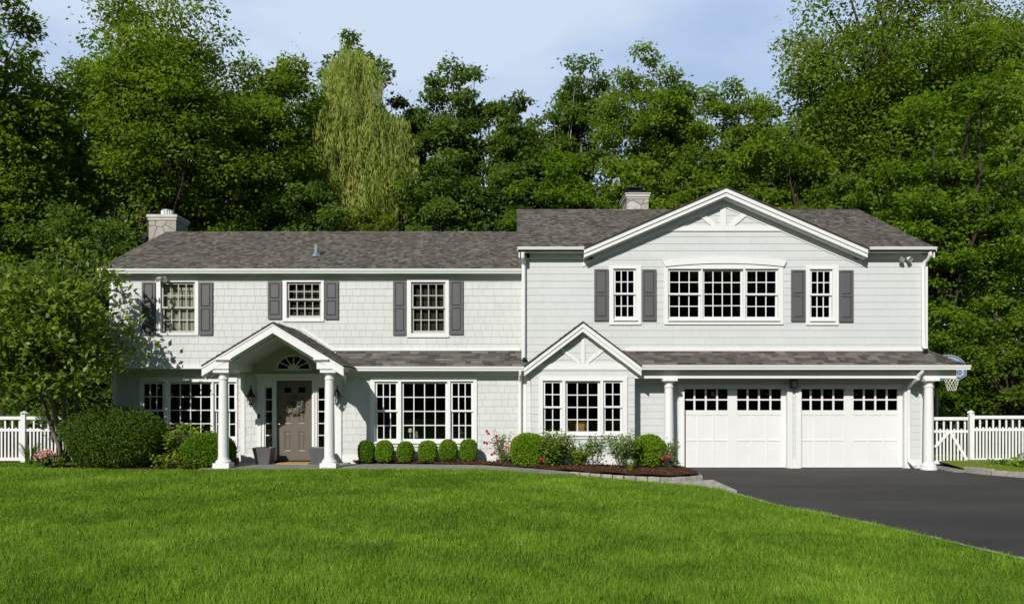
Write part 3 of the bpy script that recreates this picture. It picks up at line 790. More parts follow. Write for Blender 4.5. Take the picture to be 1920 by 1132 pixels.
for i in range(24):  # arch moulding
    a, b = arc[i], arc[i + 1]
    o1 = lambda p: (FX + (p[0] - FX) * 1.09, FZ + (p[1] - FZ) * 1.12)
    i1 = lambda p: (FX + (p[0] - FX) * .985, FZ + (p[1] - FZ) * .975)
    fan.prism([i1(a), i1(b), o1(b), o1(a)], 'y', yw - .035, yw - .0125)
for k in range(1, 6):
    t = math.pi * k / 6
    strut(fan, (FX - .13 * math.cos(t), FZ + .10 * math.sin(t)), (FX - FR * .97 * math.cos(t), FZ + FH * .97 * math.sin(t)), .03, yw - .028, yw + .006)
hub = [(FX - .15 * math.cos(math.pi * i / 12), FZ + .13 * math.sin(math.pi * i / 12)) for i in range(13)]
fan.prism(hub[::-1], 'y', yw - .029, yw + .007)
fan.box(FX - FR * 1.09, FX + FR * 1.09, yw - .036, yw - .013, FZ - .05, FZ - .001)
fw = fan.build('fan_window', M['trim'], house)
g = MB(); g.poly([(p[0], yw + .012, p[1]) for p in arc[::-1]]); g.build('pane', M['glass'], fw)
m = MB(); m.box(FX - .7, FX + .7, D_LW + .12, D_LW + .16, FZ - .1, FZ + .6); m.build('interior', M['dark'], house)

# door surround
m = MB()
x0s, x1s = PX(483, D_LW), PX(641, D_LW)
zt = PZ(702, D_LW)
for r in sub_rects((x0s, x1s, Z_FL, zt), H_DOOR): m.box(r[0], r[1], D_LW - .03, D_LW + .10, r[2], r[3])
m.box(x0s - .06, x1s + .06, D_LW - .10, D_LW - .031, zt - .09, zt + .02)
for xx in (x0s, PX(514.5, D_LW), PX(587, D_LW), x1s - .11):
    wd = .11 if xx in (x0s, x1s - .11) else .055
    m.box(xx, xx + wd, D_LW - .055, D_LW - .0305, Z_FL, zt - .091)
for a, b in SL: m.box(a - .06, b + .06, D_LW - .045, D_LW - .0305, SZ0 - .42, SZ0 - .09)
ds = m.build('door_surround', M['trim'], house, bevel=.004)
for a, b in SL:
    s = MB()
    for r in sub_rects((a - .03, b + .03, SZ0 - .03, SZ1 + .03), [(a, b, SZ0, SZ1)]): s.box(r[0], r[1], D_LW + .0, D_LW + .04, r[2], r[3])
    for k in range(1, 5):
        zz = SZ0 + (SZ1 - SZ0) * k / 5; s.box(a, b, D_LW + .008, D_LW + .035, zz - .012, zz + .012)
    s.build('sidelight', M['trim'], ds)
    p = MB(); p.poly([(a, D_LW + .02, SZ0), (b, D_LW + .02, SZ0), (b, D_LW + .02, SZ1), (a, D_LW + .02, SZ1)]); p.build('pane', M['glass'], ds)
# front door, six panels, the two top ones glazed
m = MB(); yd = D_LW + .055
wD = DX1 - DX0; zD0 = Z_FL + .035
cols = [(DX0 + wD * .20, DX0 + wD * .40), (DX0 + wD * .60, DX0 + wD * .80)]
rows = [(PZ(845.5, D_LW), PZ(808.5, D_LW)), (PZ(794, D_LW), PZ(748, D_LW)), (PZ(735.5, D_LW), PZ(726, D_LW))]
hs = [(a, b, c, d) for a, b in cols for c, d in rows]
for r in sub_rects((DX0, DX1, zD0, Z_DT), hs): m.box(r[0], r[1], yd, yd + .045, r[2], r[3])
for a, b, c, d in hs:
    if (c, d) == rows[2]: continue
    i = .035
    m.mesh([(a, yd, c), (b, yd, c), (b, yd, d), (a, yd, d), (a + i, yd + .016, c + i), (b - i, yd + .016, c + i), (b - i, yd + .016, d - i), (a + i, yd + .016, d - i)],
           [(0, 1, 5, 4), (1, 2, 6, 5), (2, 3, 7, 6), (3, 0, 4, 7), (4, 5, 6, 7)])
    m.mesh([(a + i, yd + .016, c + i), (b - i, yd + .016, c + i), (b - i, yd + .016, d - i), (a + i, yd + .016, d - i), (a + i + .02, yd + .004, c + i + .02), (b - i - .02, yd + .004, c + i + .02), (b - i - .02, yd + .004, d - i - .02), (a + i + .02, yd + .004, d - i - .02)],
           [(0, 1, 5, 4), (1, 2, 6, 5), (2, 3, 7, 6), (3, 0, 4, 7), (4, 5, 6, 7)])
door = m.build('front_door', M['door'], house)
for a, b in cols:
    p = MB(); p.poly([(a, yd + .02, rows[2][0]), (b, yd + .02, rows[2][0]), (b, yd + .02, rows[2][1]), (a, yd + .02, rows[2][1])]); p.build('pane', M['glass'], door)
k = MB(); kx, kz = PX(524, D_LW), PZ(795, D_LW)
for i in range(1):
    pr = [(.0, 0), (.03, .0), (.03, .01), (.012, .012), (.012, .035), (.03, .045), (.032, .06), (.02, .075), (0, .078)]
    n = 14; vs = []; fs = []
    for r_, h_ in pr:
        for j in range(n): vs.append((kx + r_ * math.cos(2 * math.pi * j / n), yd - h_, kz + r_ * math.sin(2 * math.pi * j / n)))
    for a in range(len(pr) - 1):
        for j in range(n): fs.append((a * n + j, a * n + (j + 1) % n, (a + 1) * n + (j + 1) % n, (a + 1) * n + j))
    k.mesh(vs, fs)
k.build('door_handle', M['brass'], door, smooth=True)
k = MB(); k.box(kx - .012, kx + .012, yd - .02, yd, kz + .16, kz + .20); k.box(kx - .025, kx + .025, yd - .012, yd, kz + .145, kz + .215); k.build('deadbolt', M['black_metal'], door)
m = MB(); m.box(DX0 - .02, DX1 + .02, D_LW - .12, D_LW + .11, Z_FL, Z_FL + .035); m.build('threshold', M['black_metal'], house)
m = MB(); bx, bz = PX(486.7, D_LW), PZ(779, D_LW)
m.box(bx - .022, bx + .022, D_LW - .085, D_LW - .056, bz - .055, bz + .055); m.lathe([(0, .0), (.012, 0), (.012, .006), (0, .006)], (bx, D_LW - .09, bz - .02), 10)
tag(m.build('doorbell', M['black_metal']), 'small black video doorbell on the white casing left of the front door', 'doorbell')

# columns
def column(cx, cy, z0, z1, name='column', r0=.128, r1=.108, square=True):
    m = MB(); h = z1 - z0
    if square: m.box(cx - .2, cx + .2, cy - .2, cy + .2, z0, z0 + .13); zb_ = .13
    else: m.lathe([(.21, 0), (.21, .05), (.18, .075)], (cx, cy, z0), 28); zb_ = .075
    prof = [(.185, zb_), (.19, zb_ + .03), (.175, zb_ + .06), (.145, zb_ + .075), (.14, zb_ + .10), (r0, zb_ + .13)]
    for i in range(9):
        t = i / 8; prof.append((r0 + (r1 - r0) * (t ** 1.6), zb_ + .13 + (h - zb_ - .13 - .24) * t))
    zt_ = h - .24
    prof += [(r1, zt_), (r1 + .018, zt_ + .01), (r1 + .018, zt_ + .035), (r1, zt_ + .045), (r1, zt_ + .12), (r1 + .03, zt_ + .14), (r1 + .055, zt_ + .17)]
    m.lathe(prof, (cx, cy, z0), 28)
    w = r1 + .085; m.box(cx - w, cx + w, cy - w, cy + w, z0 + zt_ + .171, z1 - .002)
    o = m.build(name, M['trim'], house, smooth=True)
    try:
        md = o.modifiers.new('edges', 'EDGE_SPLIT'); md.split_angle = math.radians(35)
    except Exception: pass
    return o
PB = PZ(691.5, YF) - .02
column(PX(418.5, 19.8), 19.82, .145, PB); column(PX(617.5, 19.8), 19.82, .145, PB)
GB = PZ(709, 20.85)
column(PX(1254, 20.95), 20.95, .02, GB, square=False); column(PX(1741, 20.95), 20.95, .0, GB, square=False)

# --- garage doors
def garage_door(off):
    y = D_R + .09; m = MB()
    f = lambda p: PX(p, D_R) + off
    x0, x1, z0, z1 = f(1281), f(1476), .012, PZ(726, D_R)
    wz0, wz1 = PZ(768.8, D_R), PZ(729.3, D_R)
    W_ = [(f(1284), f(1366)), (f(1384), f(1466.5))]
    hs = [(a, b, wz0, wz1) for a, b in W_]
    for a, b in W_:
        for r0_, r1_ in ((PZ(824, D_R), PZ(778, D_R)), (PZ(873, D_R), PZ(827, D_R))):
            w = (b - a - .05 * 2) / 3
            for k in range(3): hs.append((a + k * (w + .05), a + k * (w + .05) + w, r0_, r1_))
    for r in sub_rects((x0, x1, z0, z1), hs): m.box(r[0], r[1], y, y + .04, r[2], r[3])
    for h in hs[2:]: m.box(h[0], h[1], y + .012, y + .035, h[2], h[3])
    d = m.build('garage_door', M['trim'], house)
    for a, b in W_:
        g = MB(); n = 4; mw = .05; cw = (b - a - 3 * mw) / 4
        for k in range(1, 4): g.box(a + k * (cw + mw) - mw, a + k * (cw + mw), y + .004, y + .03, wz0, wz1)
        zm = (wz0 + wz1) / 2
        for k in range(4): g.box(a + k * (cw + mw), a + k * (cw + mw) + cw, y + .0055, y + .03, zm - .02, zm + .02)
        g.build('window_grille', M['trim'], d)
        p = MB(); p.poly([(a, y + .02, wz0), (b, y + .02, wz0), (b, y + .02, wz1), (a, y + .02, wz1)]); p.build('pane', M['glass'], d)
    s = MB(); s.box(x0, x1, y - .004, y + .03, .0, .011); s.build('weather_seal', M['black_metal'], d)
GOFF = PX(219, 21.4) - PX(0, 21.4)
garage_door(0); garage_door(GOFF)
m = MB()
for off in (0, GOFF):
    f = lambda p: PX(p, D_R) + off
    xr = 1485 if off == 0 else 1483
    m.box(f(1272), f(1282.5), D_R - .05, D_R + .12, .0, PZ(719, D_R)); m.box(f(1475), f(xr), D_R - .05, D_R + .12, .0, PZ(719, D_R))
    m.box(f(1282.5) + .001, f(1475) - .001, D_R - .048, D_R + .12, PZ(728, D_R), PZ(719, D_R))
    m.box(f(1278.5), f(1282.4), D_R - .065, D_R - .0505, .01, PZ(724, D_R)); m.box(f(1475.1), f(1479), D_R - .065, D_R - .0505, .01, PZ(724, D_R))
m.box(bay_x1 + .01, PX(1727, D_R), D_R - .03, D_R + .01, PZ(718.5, D_R), 2.70)
m.build('garage_casing', M['trim'], house)

# --- downspouts
def spout(path, name='downspout', r=.05):
    m = MB(); m.tube(path, r, 8); o = m.build(name, M['trim'], house, smooth=True)
    md = o.modifiers.new('edges', 'EDGE_SPLIT'); md.split_angle = math.radians(40)
spout([(PX(980.5, 21.1), 21.09, PZ(473, 21.1)), (PX(980.5, 21.1), 21.09, PZ(482, 21.1)), (PX(981.5, 21.3), 21.30, PZ(494, 21.3)), (PX(982, 21.3), 21.31, PZ(500, 21.3)), (PX(982, 21.31), 21.31, PZ(672, 21.31))])
spout([(PX(975.5, 21.15), 21.16, PZ(694, 21.15)), (PX(975.5, 21.15), 21.17, PZ(701, 21.2)), (PX(975, 21.4), 21.41, PZ(713, 21.4)), (PX(975, 21.4), 21.42, PZ(718, 21.4)), (PX(975, 21.42), 21.42, .3), (PX(975, 21.42), 21.3, .2)], r=.043)
spout([(PX(1744, 21.1), 21.1, PZ(472, 21.1)), (PX(1744, 21.1), 21.1, PZ(478, 21.1)), (PX(1741, 21.2), 21.2, PZ(485, 21.2)), (PX(1734, 21.3), 21.31, PZ(492, 21.3)), (PX(1732, 21.3), 21.33, PZ(500, 21.3)), (PX(1732, 21.33), 21.33, PZ(650, 21.3)), (PX(1735, 21.3), 21.2, PZ(656, 21.2))])
spout([(PX(1729, 20.7), 20.68, PZ(692, 20.7)), (PX(1728.5, 20.7), 20.69, PZ(697, 20.7)), (PX(1722, 20.8), 20.78, PZ(703, 20.8)), (PX(1721, 20.8), 20.79, PZ(710, 20.8)), (PX(1713, 21.0), 21.05, PZ(717, 21.0)), (PX(1705, 21.25), 21.28, PZ(725, 21.25)), (PX(1704, 21.3), 21.31, PZ(732, 21.3)),
       (PX(1704, 21.31), 21.31, PZ(858, 21.3)), (PX(1705, 21.3), 21.29, PZ(864, 21.3)), (PX(1712, 21.2), 21.2, PZ(870, 21.2)), (PX(1716, 21.1), 21.1, PZ(874, 21.1))])
for px, d, py in ((983, 21.28, 672.5), (1735, 21.15, 655.5)):
    m = MB(); m.box(PX(px, d) - .05, PX(px, d) + .05, d - .06, d + .05, PZ(py, d) - .04, PZ(py, d) + .03); m.build('downspout_shoe', M['black_metal'], house)


# --- chimneys and vent
def chimney(x0, x1, y0, y1, z0, zc, capw, caph):
    m = MB(); m.box(x0, x1, y0, y1, z0, zc); o = m.build('chimney', M['chimney'], house)
    c = MB(); n = len(capw); z = zc
    for w, h in zip(capw, caph):
        c.box(x0 - w, x1 + w, y0 - w, y1 + w, z + .002, z + h); z += h
    c.build('cap', M['cap_stone'], o, bevel=.012)
    return o, z
Dc = 26.3
ch, zc = chimney(PX(279, Dc), PX(330, Dc), Dc, Dc + .95, 0, PZ(413, Dc), [.03, .06], [.085, .10])
m = MB(); cx, cy = PX(315, Dc + .45), Dc + .45
n = 24
for k in range(n):
    a = 2 * math.pi * k / n; r_ = .2
    m.box(cx + r_ * math.cos(a) - .011, cx + r_ * math.cos(a) + .011, cy + r_ * math.sin(a) - .011, cy + r_ * math.sin(a) + .011, zc, zc + .21)
m.lathe([(.21, .21), (.21, .235), (.12, .26), (0, .265)], (cx, cy, zc), 24); m.lathe([(.12, 0), (.12, .2)], (cx, cy, zc), 16)
m.build('flue', M['galv'], ch)
Dc = 27.0
ch2, zc = chimney(PX(1175.5, Dc), PX(1216, Dc), Dc, Dc + 1.2, 4, PZ(373, Dc), [.02, .05, .075], [.06, .09, .045])
m = MB(); cx, cy = (PX(1174, Dc) + PX(1206, Dc)) / 2 + .05, Dc + .5
m.box(cx - .24, cx + .24, cy - .22, cy + .22, zc, zc + .05); 
for sx in (-1, 1):
    for sy in (-1, 1): m.box(cx + sx * .21 - .015, cx + sx * .21 + .015, cy + sy * .19 - .015, cy + sy * .19 + .015, zc + .05, zc + .24)
m.box(cx - .19, cx + .19, cy - .17, cy + .17, zc + .05, zc + .235); m.box(cx - .3, cx + .3, cy - .28, cy + .28, zc + .24, zc + .275)
m.build('flue', M['black_metal'], ch2)
dv = 22.9; zv = zeL + (dv - 21.63) * (zrL - zeL) / (RIDGE_L - 21.63)
m = MB(); m.lathe([(.055, -.1), (.055, .34), (.04, .34), (.04, .1)], (PX(593, dv), dv, zv), 14); vp = m.build('vent_pipe', M['pipe'], house, smooth=True)
m = MB(); m.lathe([(.15, -.03), (.10, .05), (.062, .09), (.057, .10)], (PX(593, dv), dv - .02, zv), 16); m.build('flashing', M['galv'], vp)
# white flashing boards climbing the wall beside the porch roof
m = MB()
strut(m, (PX(568, D_UL), PZ(616.5, D_UL)), (PX(627, D_UL), PZ(656, D_UL)), .07, D_UL - .04, D_UL + .0)
m.build('flashing_board', M['trim'], house)
# ------------------------------------------------------------------ foliage machinery
def raw_mesh(name, V, loops, starts, tint, mat, parent=None, offset=(0, 0, 0)):
    me = bpy.data.meshes.new(name)
    V = np.asarray(V, np.float32) - np.asarray(offset, np.float32)
    me.vertices.add(len(V)); me.vertices.foreach_set('co', V.ravel())
    me.loops.add(len(loops)); me.loops.foreach_set('vertex_index', np.asarray(loops, np.int32))
    me.polygons.add(len(starts)); me.polygons.foreach_set('loop_start', np.asarray(starts, np.int32))
    a = me.attributes.new('tint', 'FLOAT', 'FACE'); a.data.foreach_set('value', np.asarray(tint, np.float32))
    me.materials.append(mat); me.update(calc_edges=True); me.validate()
    o = bpy.data.objects.new(name, me); COL.objects.link(o)
    if parent is not None: o.parent = parent
    return o

def unit(a): return a / (np.linalg.norm(a, axis=-1, keepdims=True) + 1e-9)

def leaves(name, P, Dv, Nv, L, W, T, mat, parent=None, offset=(0, 0, 0)):
    """diamond leaves: base P, pointing Dv, facing Nv"""
    Dv = unit(Dv); Nv = unit(Nv); Sv = unit(np.cross(Dv, Nv)); n = len(P)
    L = np.broadcast_to(L, (n,))[:, None]; W = np.broadcast_to(W, (n,))[:, None]
    Nn = np.cross(Sv, Dv)
    V = np.empty((n, 4, 3), np.float32)
    V[:, 0] = P; V[:, 1] = P + Dv * L * .42 + Sv * W * .5 + Nn * W * .12; V[:, 2] = P + Dv * L - Nn * L * .06; V[:, 3] = P + Dv * L * .42 - Sv * W * .5 + Nn * W * .12
    return raw_mesh(name, V.reshape(-1, 3), np.arange(4 * n), np.arange(n) * 4, np.clip(T, 0, 1), mat, parent, offset)

def rdir(n, r):
    v = r.normal(size=(n, 3)); return unit(v)

M['leaf_oak'] = leaf_mat('oak_leaves', [(0, (0.085, 0.148, 0.012)), (0.5, (0.155, 0.240, 0.018)), (1, (0.26, 0.355, 0.045))], 0.50)
M['leaf_dark'] = leaf_mat('dark_leaves', [(0, (0.060, 0.115, 0.016)), (0.5, (0.110, 0.185, 0.026)), (1, (0.185, 0.27, 0.05))], 0.48)
M['leaf_maple'] = leaf_mat('maple_leaves', [(0, (0.078, 0.150, 0.008)), (0.5, (0.135, 0.235, 0.012)), (1, (0.22, 0.335, 0.03))], 0.50)
M['leaf_olive'] = leaf_mat('olive_leaves', [(0, (0.07, 0.105, 0.010)), (0.5, (0.13, 0.175, 0.018)), (1, (0.21, 0.26, 0.04))], 0.45)
M['leaf_willow'] = leaf_mat('willow_leaves', [(0, (0.18, 0.245, 0.05)), (0.5, (0.34, 0.42, 0.10)), (1, (0.52, 0.57, 0.20))], 0.48)
M['leaf_magnolia'] = leaf_mat('magnolia_leaves', [(0, (0.072, 0.125, 0.012)), (0.5, (0.145, 0.220, 0.022)), (1, (0.31, 0.40, 0.07))], 0.42, 0.45, 0.3)
M['leaf_box'] = leaf_mat('box_leaves', [(0, (0.07, 0.15, 0.006)), (0.5, (0.155, 0.28, 0.010)), (1, (0.23, 0.36, 0.025))], 0.3)
M['leaf_box_dark'] = leaf_mat('box_dark_leaves', [(0, (0.055, 0.12, 0.006)), (0.5, (0.11, 0.215, 0.010)), (1, (0.17, 0.29, 0.02))], 0.3)
M['leaf_yew'] = leaf_mat('yew_leaves', [(0, (0.030, 0.064, 0.007)), (0.5, (0.068, 0.122, 0.012)), (1, (0.14, 0.215, 0.025))], 0.28)
M['leaf_rose'] = leaf_mat('rose_leaves', [(0, (0.055, 0.105, 0.014)), (0.5, (0.13, 0.21, 0.03)), (1, (0.28, 0.36, 0.07))], 0.35)
M['leaf_lime'] = leaf_mat('lime_leaves', [(0, (0.10, 0.17, 0.010)), (0.5, (0.17, 0.26, 0.018)), (1, (0.27, 0.36, 0.04))], 0.35)
M['leaf_rust'] = leaf_mat('rusty_leaves', [(0, (0.06, 0.03, 0.012)), (1, (0.16, 0.07, 0.03))], 0.3)
M['leaf_silver'] = leaf_mat('silver_leaves', [(0, (0.12, 0.12, 0.10)), (0.5, (0.22, 0.21, 0.18)), (1, (0.42, 0.40, 0.36))], 0.2)
M['grass'] = leaf_mat('lawn_grass', [(0, (0.074, 0.148, 0.009)), (0.45, (0.147, 0.275, 0.020)), (0.8, (0.232, 0.375, 0.040)), (1, (0.40, 0.49, 0.11))], 0.35, 0.7, 0.12)

def lobes(d, r, k=7, amp=.3):
    """smooth bumpy radius multiplier over directions"""
    f = np.zeros(len(d))
    for _ in range(k):
        q = rdir(1, r)[0]; f += np.maximum(0, d @ q) ** 4
    return 1 - amp + amp * 1.6 * np.clip(f, 0, 1.2)

def crown_clumps(n, r, c, rad, amp=.35, shell=2.0, cut=-.95):
    d = rdir(n * 2, r); d = d[d[:, 2] > cut][:n]
    u = 1.10 / (1 + .75 * amp) * r.random(len(d)) ** (1 / shell)
    return np.array(c) + d * np.array(rad) * (u * lobes(d, r, 9, amp))[:, None], d

def tree(name, label, px, top, hw, D, bot, seed, leaf='leaf_oak', bark='bark_dark', clumps=None, per=70, size=.30, amp=.35, shell=2.2, flat=.45, trunk_px=None, limbs=26, limb_r=.07, ry=None, trunk_r=None, group='trees of the wood behind the house', cat='tree', trunk_top=None, base_z=0.0, csize=None, tb=0.0, dens=3.4):
    r = np.random.default_rng(seed)
    X = PX(px, D); zt, zb = PZ(top, D), PZ(bot, D)
    rx = hw * D / FP; rz = (zt - zb) / 2; ry = ry or min(rx, 4.0) * .9
    c = np.array([X, D, (zt + zb) / 2])
    root = thing(name, (PX(trunk_px if trunk_px else px, D), D, base_z), label, cat, group)
    off = np.array(ROOT_LOC[root.name])
    area = math.pi * rx * rz
    n = clumps or int(area * dens) + 20
    C, d = crown_clumps(n, r, c, (rx, ry, rz), amp, shell)
    C = C[C[:, 2] > base_z + .3]
    n = len(C)
    s = (csize or np.clip(rx * .17, .35, .8)) * r.uniform(.6, 1.25, n)
    k = np.maximum(8, (per * 2.5 * (s / s.mean()) ** 2 * r.uniform(.7, 1.3, n)).astype(int))
    ci = np.repeat(np.arange(n), k); m = len(ci)
    g = rdir(m, r) * (r.random((m, 1)) ** .45) * 1.5 * np.array([1, 1, flat * 1.15])
    strag = (r.random((m, 1)) < .22)
    g = np.where(strag, r.normal(size=(m, 3)) * np.array([.85, .85, flat * 1.2]), g)
    P = C[ci] + g * s[ci][:, None] * .95
    P[:, 2] -= .22 * (g[:, 0] ** 2 + g[:, 1] ** 2) * s[ci] * .5
    Dv = unit(g * np.array([1, 1, .4])) + r.normal(size=(m, 3)) * .6 + np.array([0, 0, -.25])
    Nv = np.array([-.15, -.5, .8]) + r.normal(size=(m, 3)) * .55
    L = size * .62 * r.uniform(.6, 1.35, m)
    T = .42 + tb + r.normal(size=m) * .17 + (r.random(n) - .5)[ci] * .42
    leaves('crown', P, Dv, Nv, L, L * .62, T, M[leaf], root, off)
    # trunk, limbs
    tb_ = MB()
    tx = PX(trunk_px if trunk_px else px, D)
    ttop = zt - rz * .35 if trunk_top is None else PZ(trunk_top, D)
    tr = trunk_r or max(.09, min(.35, rx * .055))
    npt = 9; path = []
    wob = r.normal(size=(npt, 2)) * .12 * min(1, rx / 3)
    for i in range(npt):
        t = i / (npt - 1)
        path.append((tx + (c[0] - tx) * t + wob[i, 0] * (i > 0), D + wob[i, 1], base_z - .1 + (ttop - base_z) * t))
    tb_.tube(path, [tr * (1.25 - t / (npt - 1) * 1.0) for t in range(npt)], 8)
    order = r.permutation(n)[:limbs]
    for i in order:
        e = C[i]
        hz = np.clip((e[2] - base_z) * r.uniform(.45, .8), base_z + .4, ttop)
        t = (hz - base_z) / (ttop - base_z + 1e-6); t = min(t, .97)
        j = t * (npt - 1); j0 = int(j); a = np.array(path[j0]) * (1 - j + j0) + np.array(path[min(j0 + 1, npt - 1)]) * (j - j0)
        mid = (a + e) / 2 + np.array([0, 0, .12 * np.linalg.norm(e - a)]) + r.normal(size=3) * .12 * np.linalg.norm(e - a) * .5
        q1 = (a + mid) / 2 + r.normal(size=3) * .05; q2 = (mid + e) / 2 + r.normal(size=3) * .08
        lr = limb_r * r.uniform(.6, 1.2) * min(1.6, rx / 3 + .35)
        tb_.tube([a, q1, mid, q2, e], [lr, lr * .85, lr * .65, lr * .42, lr * .18], 5, cap=False)
    tb_.build('trunk', M[bark], root, smooth=True)
    return root

def willow(px, top, hw, D, bot, seed):
    r = np.random.default_rng(seed)
    X = PX(px, D); zt, zb = PZ(top, D), PZ(bot, D); rx = hw * D / FP
    root = thing('willow_tree', (X, D, 0), 'yellow-green weeping willow with long hanging strands behind the left roof', 'tree', 'trees of the wood behind the house')
    off = np.array(ROOT_LOC[root.name])
    Ps, Ds, Ns, Ls, Ts = [], [], [], [], []
    # bunches of strands hang from boughs at several heights so that streaks and dark gaps alternate
    bunches = [(660, 112, 34, 30, 1.0), (654, 165, 60, 44, .95), (590, 205, 34, 18, .8), (702, 205, 40, 24, .9), (735, 270, 24, 14, .8), (690, 335, 50, 18, .6), (640, 320, 40, 12, .5), (752, 300, 12, 7, .7)]
    for bx_, by_, hw_, nb, fl in bunches:
        z0b, rb_ = PZ(by_, D), hw_ * D / FP
        for b in range(nb):
            a = r.uniform(0, 2 * math.pi); u = r.random() ** .55
            cx = PX(bx_, D) + rb_ * u * math.cos(a); cy = D + min(rb_, 2.4) * u * math.sin(a)
            hz = z0b - (rb_ * 1.15) * u ** 2 * r.uniform(.6, 1.2) + r.normal() * .2
            tbn = r.normal() * .13; out = math.cos(a) * u
            for s_ in range(9):
                ln = r.uniform(.9, 3.6) * fl; n = max(8, int(ln / .042)); t = np.linspace(0, 1, n)
                x0 = cx + r.normal() * .26; y0 = cy + r.normal() * .26; z0 = hz + r.normal() * .22
                arc = np.minimum(t * 3.2, 1) * (.25 + .35 * r.random())
                P = np.stack([x0 + (out * .7 + r.normal() * .25) * arc + .10 * np.sin(t * 5 + s_ + b) * t, y0 - arc * .4 * r.random() + .08 * np.sin(t * 4 + s_), z0 + .3 * np.sin(np.minimum(t * 6, 2.2)) - ln * t ** 1.15], 1) + r.normal(size=(n, 3)) * .055
                Ps.append(P); Ds.append(np.array([0, 0, -1.0]) + r.normal(size=(n, 3)) * .28)
                Ns.append(np.array([-.2, -.8, .5]) + r.normal(size=(n, 3)) * .7); Ls.append(r.uniform(.16, .36, n)); Ts.append(np.full(n, .45 + tbn + r.normal() * .07) + r.normal(size=n) * .14)
    L = np.concatenate(Ls)
    leaves('crown', np.concatenate(Ps), np.concatenate(Ds), np.concatenate(Ns), L, L * .13, np.concatenate(Ts), M['leaf_willow'], root, off)
    t_ = MB(); t_.tube([(X - .1, D - .6, -.1), (X - .25, D - .5, 4), (X - .4, D - .5, 7.5), (X - .15, D - .3, 10), (X, D, zt - 1)], [.3, .22, .12, .08, .03], 8)
    for k in range(14):
        a = r.uniform(0, 6.28); e = np.array([X + rx * .7 * math.cos(a), D + 2 * math.sin(a), zt - (zt - zb) * r.uniform(.05, .4)])
        s = np.array([X - .3, D - .3, 9.0 + 1.2 * r.random()]); t_.tube([s, (s + e) / 2 + [0, 0, 1.0], e], [.035, .025, .010], 5, cap=False)
    t_.build('trunk', M['bark_orange'], root, smooth=True)

def bush(name, label, c, rad, n, leaf, mat, seed, cat='shrub', group=None, p=2.4, amp=.10, cut=-.8, flatb=True, core=True, tb=0.0, lw=.6):
    r = np.random.default_rng(seed)
    root = thing(name, (c[0], c[1], c[2] - rad[2]), label, cat, group)
    off = np.array(ROOT_LOC[root.name])
    d = rdir(int(n * 1.5), r); d = d[d[:, 2] > cut][:n]; n = len(d)
    sup = 1 / (np.abs(d) ** p).sum(1) ** (1 / p)
    dep = 1 - .38 * r.random(n) ** 1.8
    bmp = lobes(d, r, 22, amp)
    P = np.array(c) + d * np.array(rad) * (sup * bmp * dep)[:, None]
    Dv = d * .8 + r.normal(size=(n, 3)) * .7 + np.array([0, 0, .35]); Nv = d + r.normal(size=(n, 3)) * .5 + np.array([-.15, -.35, .3])
    L = leaf * r.uniform(.6, 1.4, n)
    T = .45 + tb + r.normal(size=n) * .15 + (bmp - bmp.mean()) * 1.0
    leaves('foliage', P, Dv, Nv, L, L * lw, T, M[mat], root, off)
    st = MB()
    for k in range(5):
        a = r.uniform(0, 6.28); st.tube([(c[0] + .04 * math.cos(a), c[1] + .04 * math.sin(a), c[2] - rad[2] - .12), (c[0] + rad[0] * .25 * math.cos(a), c[1] + rad[1] * .25 * math.sin(a), c[2] - rad[2] * .3), (c[0] + rad[0] * .5 * math.cos(a), c[1] + rad[1] * .5 * math.sin(a), c[2] + rad[2] * .3)], [.02, .015, .008], 5)
    st.build('stem', M['bark_dark'], root)
    return root

def sprig(name, label, c, h, spread, stems, per, leaf, mat, seed, cat='plant', group=None, flowers=None, lw=.55, up=.0, lower=.2, bark='bark_dark', droop=.15, fsize=.035):
    """open plant: stems from the ground with leaves along them; flowers = (material, count, height range)"""
    r = np.random.default_rng(seed)
    root = thing(name, c, label, cat, group); off = np.array(c)
    Ps, Ds, Ns, Ts = [], [], [], []; st = MB(); tips = []
    for s in range(stems):
        a = r.uniform(0, 6.28); sp = spread * r.uniform(.25, 1.0); hh = h * r.uniform(.6, 1.0)
        p0 = np.array(c) + np.array([math.cos(a), math.sin(a), 0]) * spread * .12
        p2 = np.array(c) + np.array([math.cos(a) * sp, math.sin(a) * sp, hh]); p1 = (p0 + p2) / 2 + np.array([0, 0, hh * droop]) + r.normal(size=3) * spread * .1
        st.tube([p0 - [0, 0, .05], (p0 + p1) / 2, p1, (p1 + p2) / 2, p2], [.007, .006, .005, .004, .002], 4, cap=False)
        t = r.uniform(lower, 1.0, per)[:, None]
        P = (1 - t) ** 2 * p0 + 2 * t * (1 - t) * p1 + t ** 2 * p2 + r.normal(size=(per, 3)) * spread * .13
        Ps.append(P); Ds.append(r.normal(size=(per, 3)) * np.array([1, 1, .5]) + [0, -.2, up]); Ns.append(np.array([0, -.45, .9]) + r.normal(size=(per, 3)) * .5); Ts.append(.45 + r.normal(size=per) * .2 + .15 * t[:, 0])
        tips.append(p2)
    P = np.concatenate(Ps); n = len(P); L = leaf * r.uniform(.6, 1.4, n)
    leaves('foliage', P, np.concatenate(Ds), np.concatenate(Ns), L, L * lw, np.concatenate(Ts), M[mat], root, off)
    st.build('stem', M[bark], root)
    if flowers:
        fm, pts = flowers
        for q in pts:
            k = 26; q = np.array(q)
            dd = rdir(k, r); Pq = q + dd * fsize * .35 * r.random((k, 1))
            leaves('flower', Pq, dd + [0, -.3, .2], dd + r.normal(size=(k, 3)) * .5 + [0, -.5, .3], np.full(k, fsize), np.full(k, fsize * .9), r.random(k), M[fm], root, off)
    return root

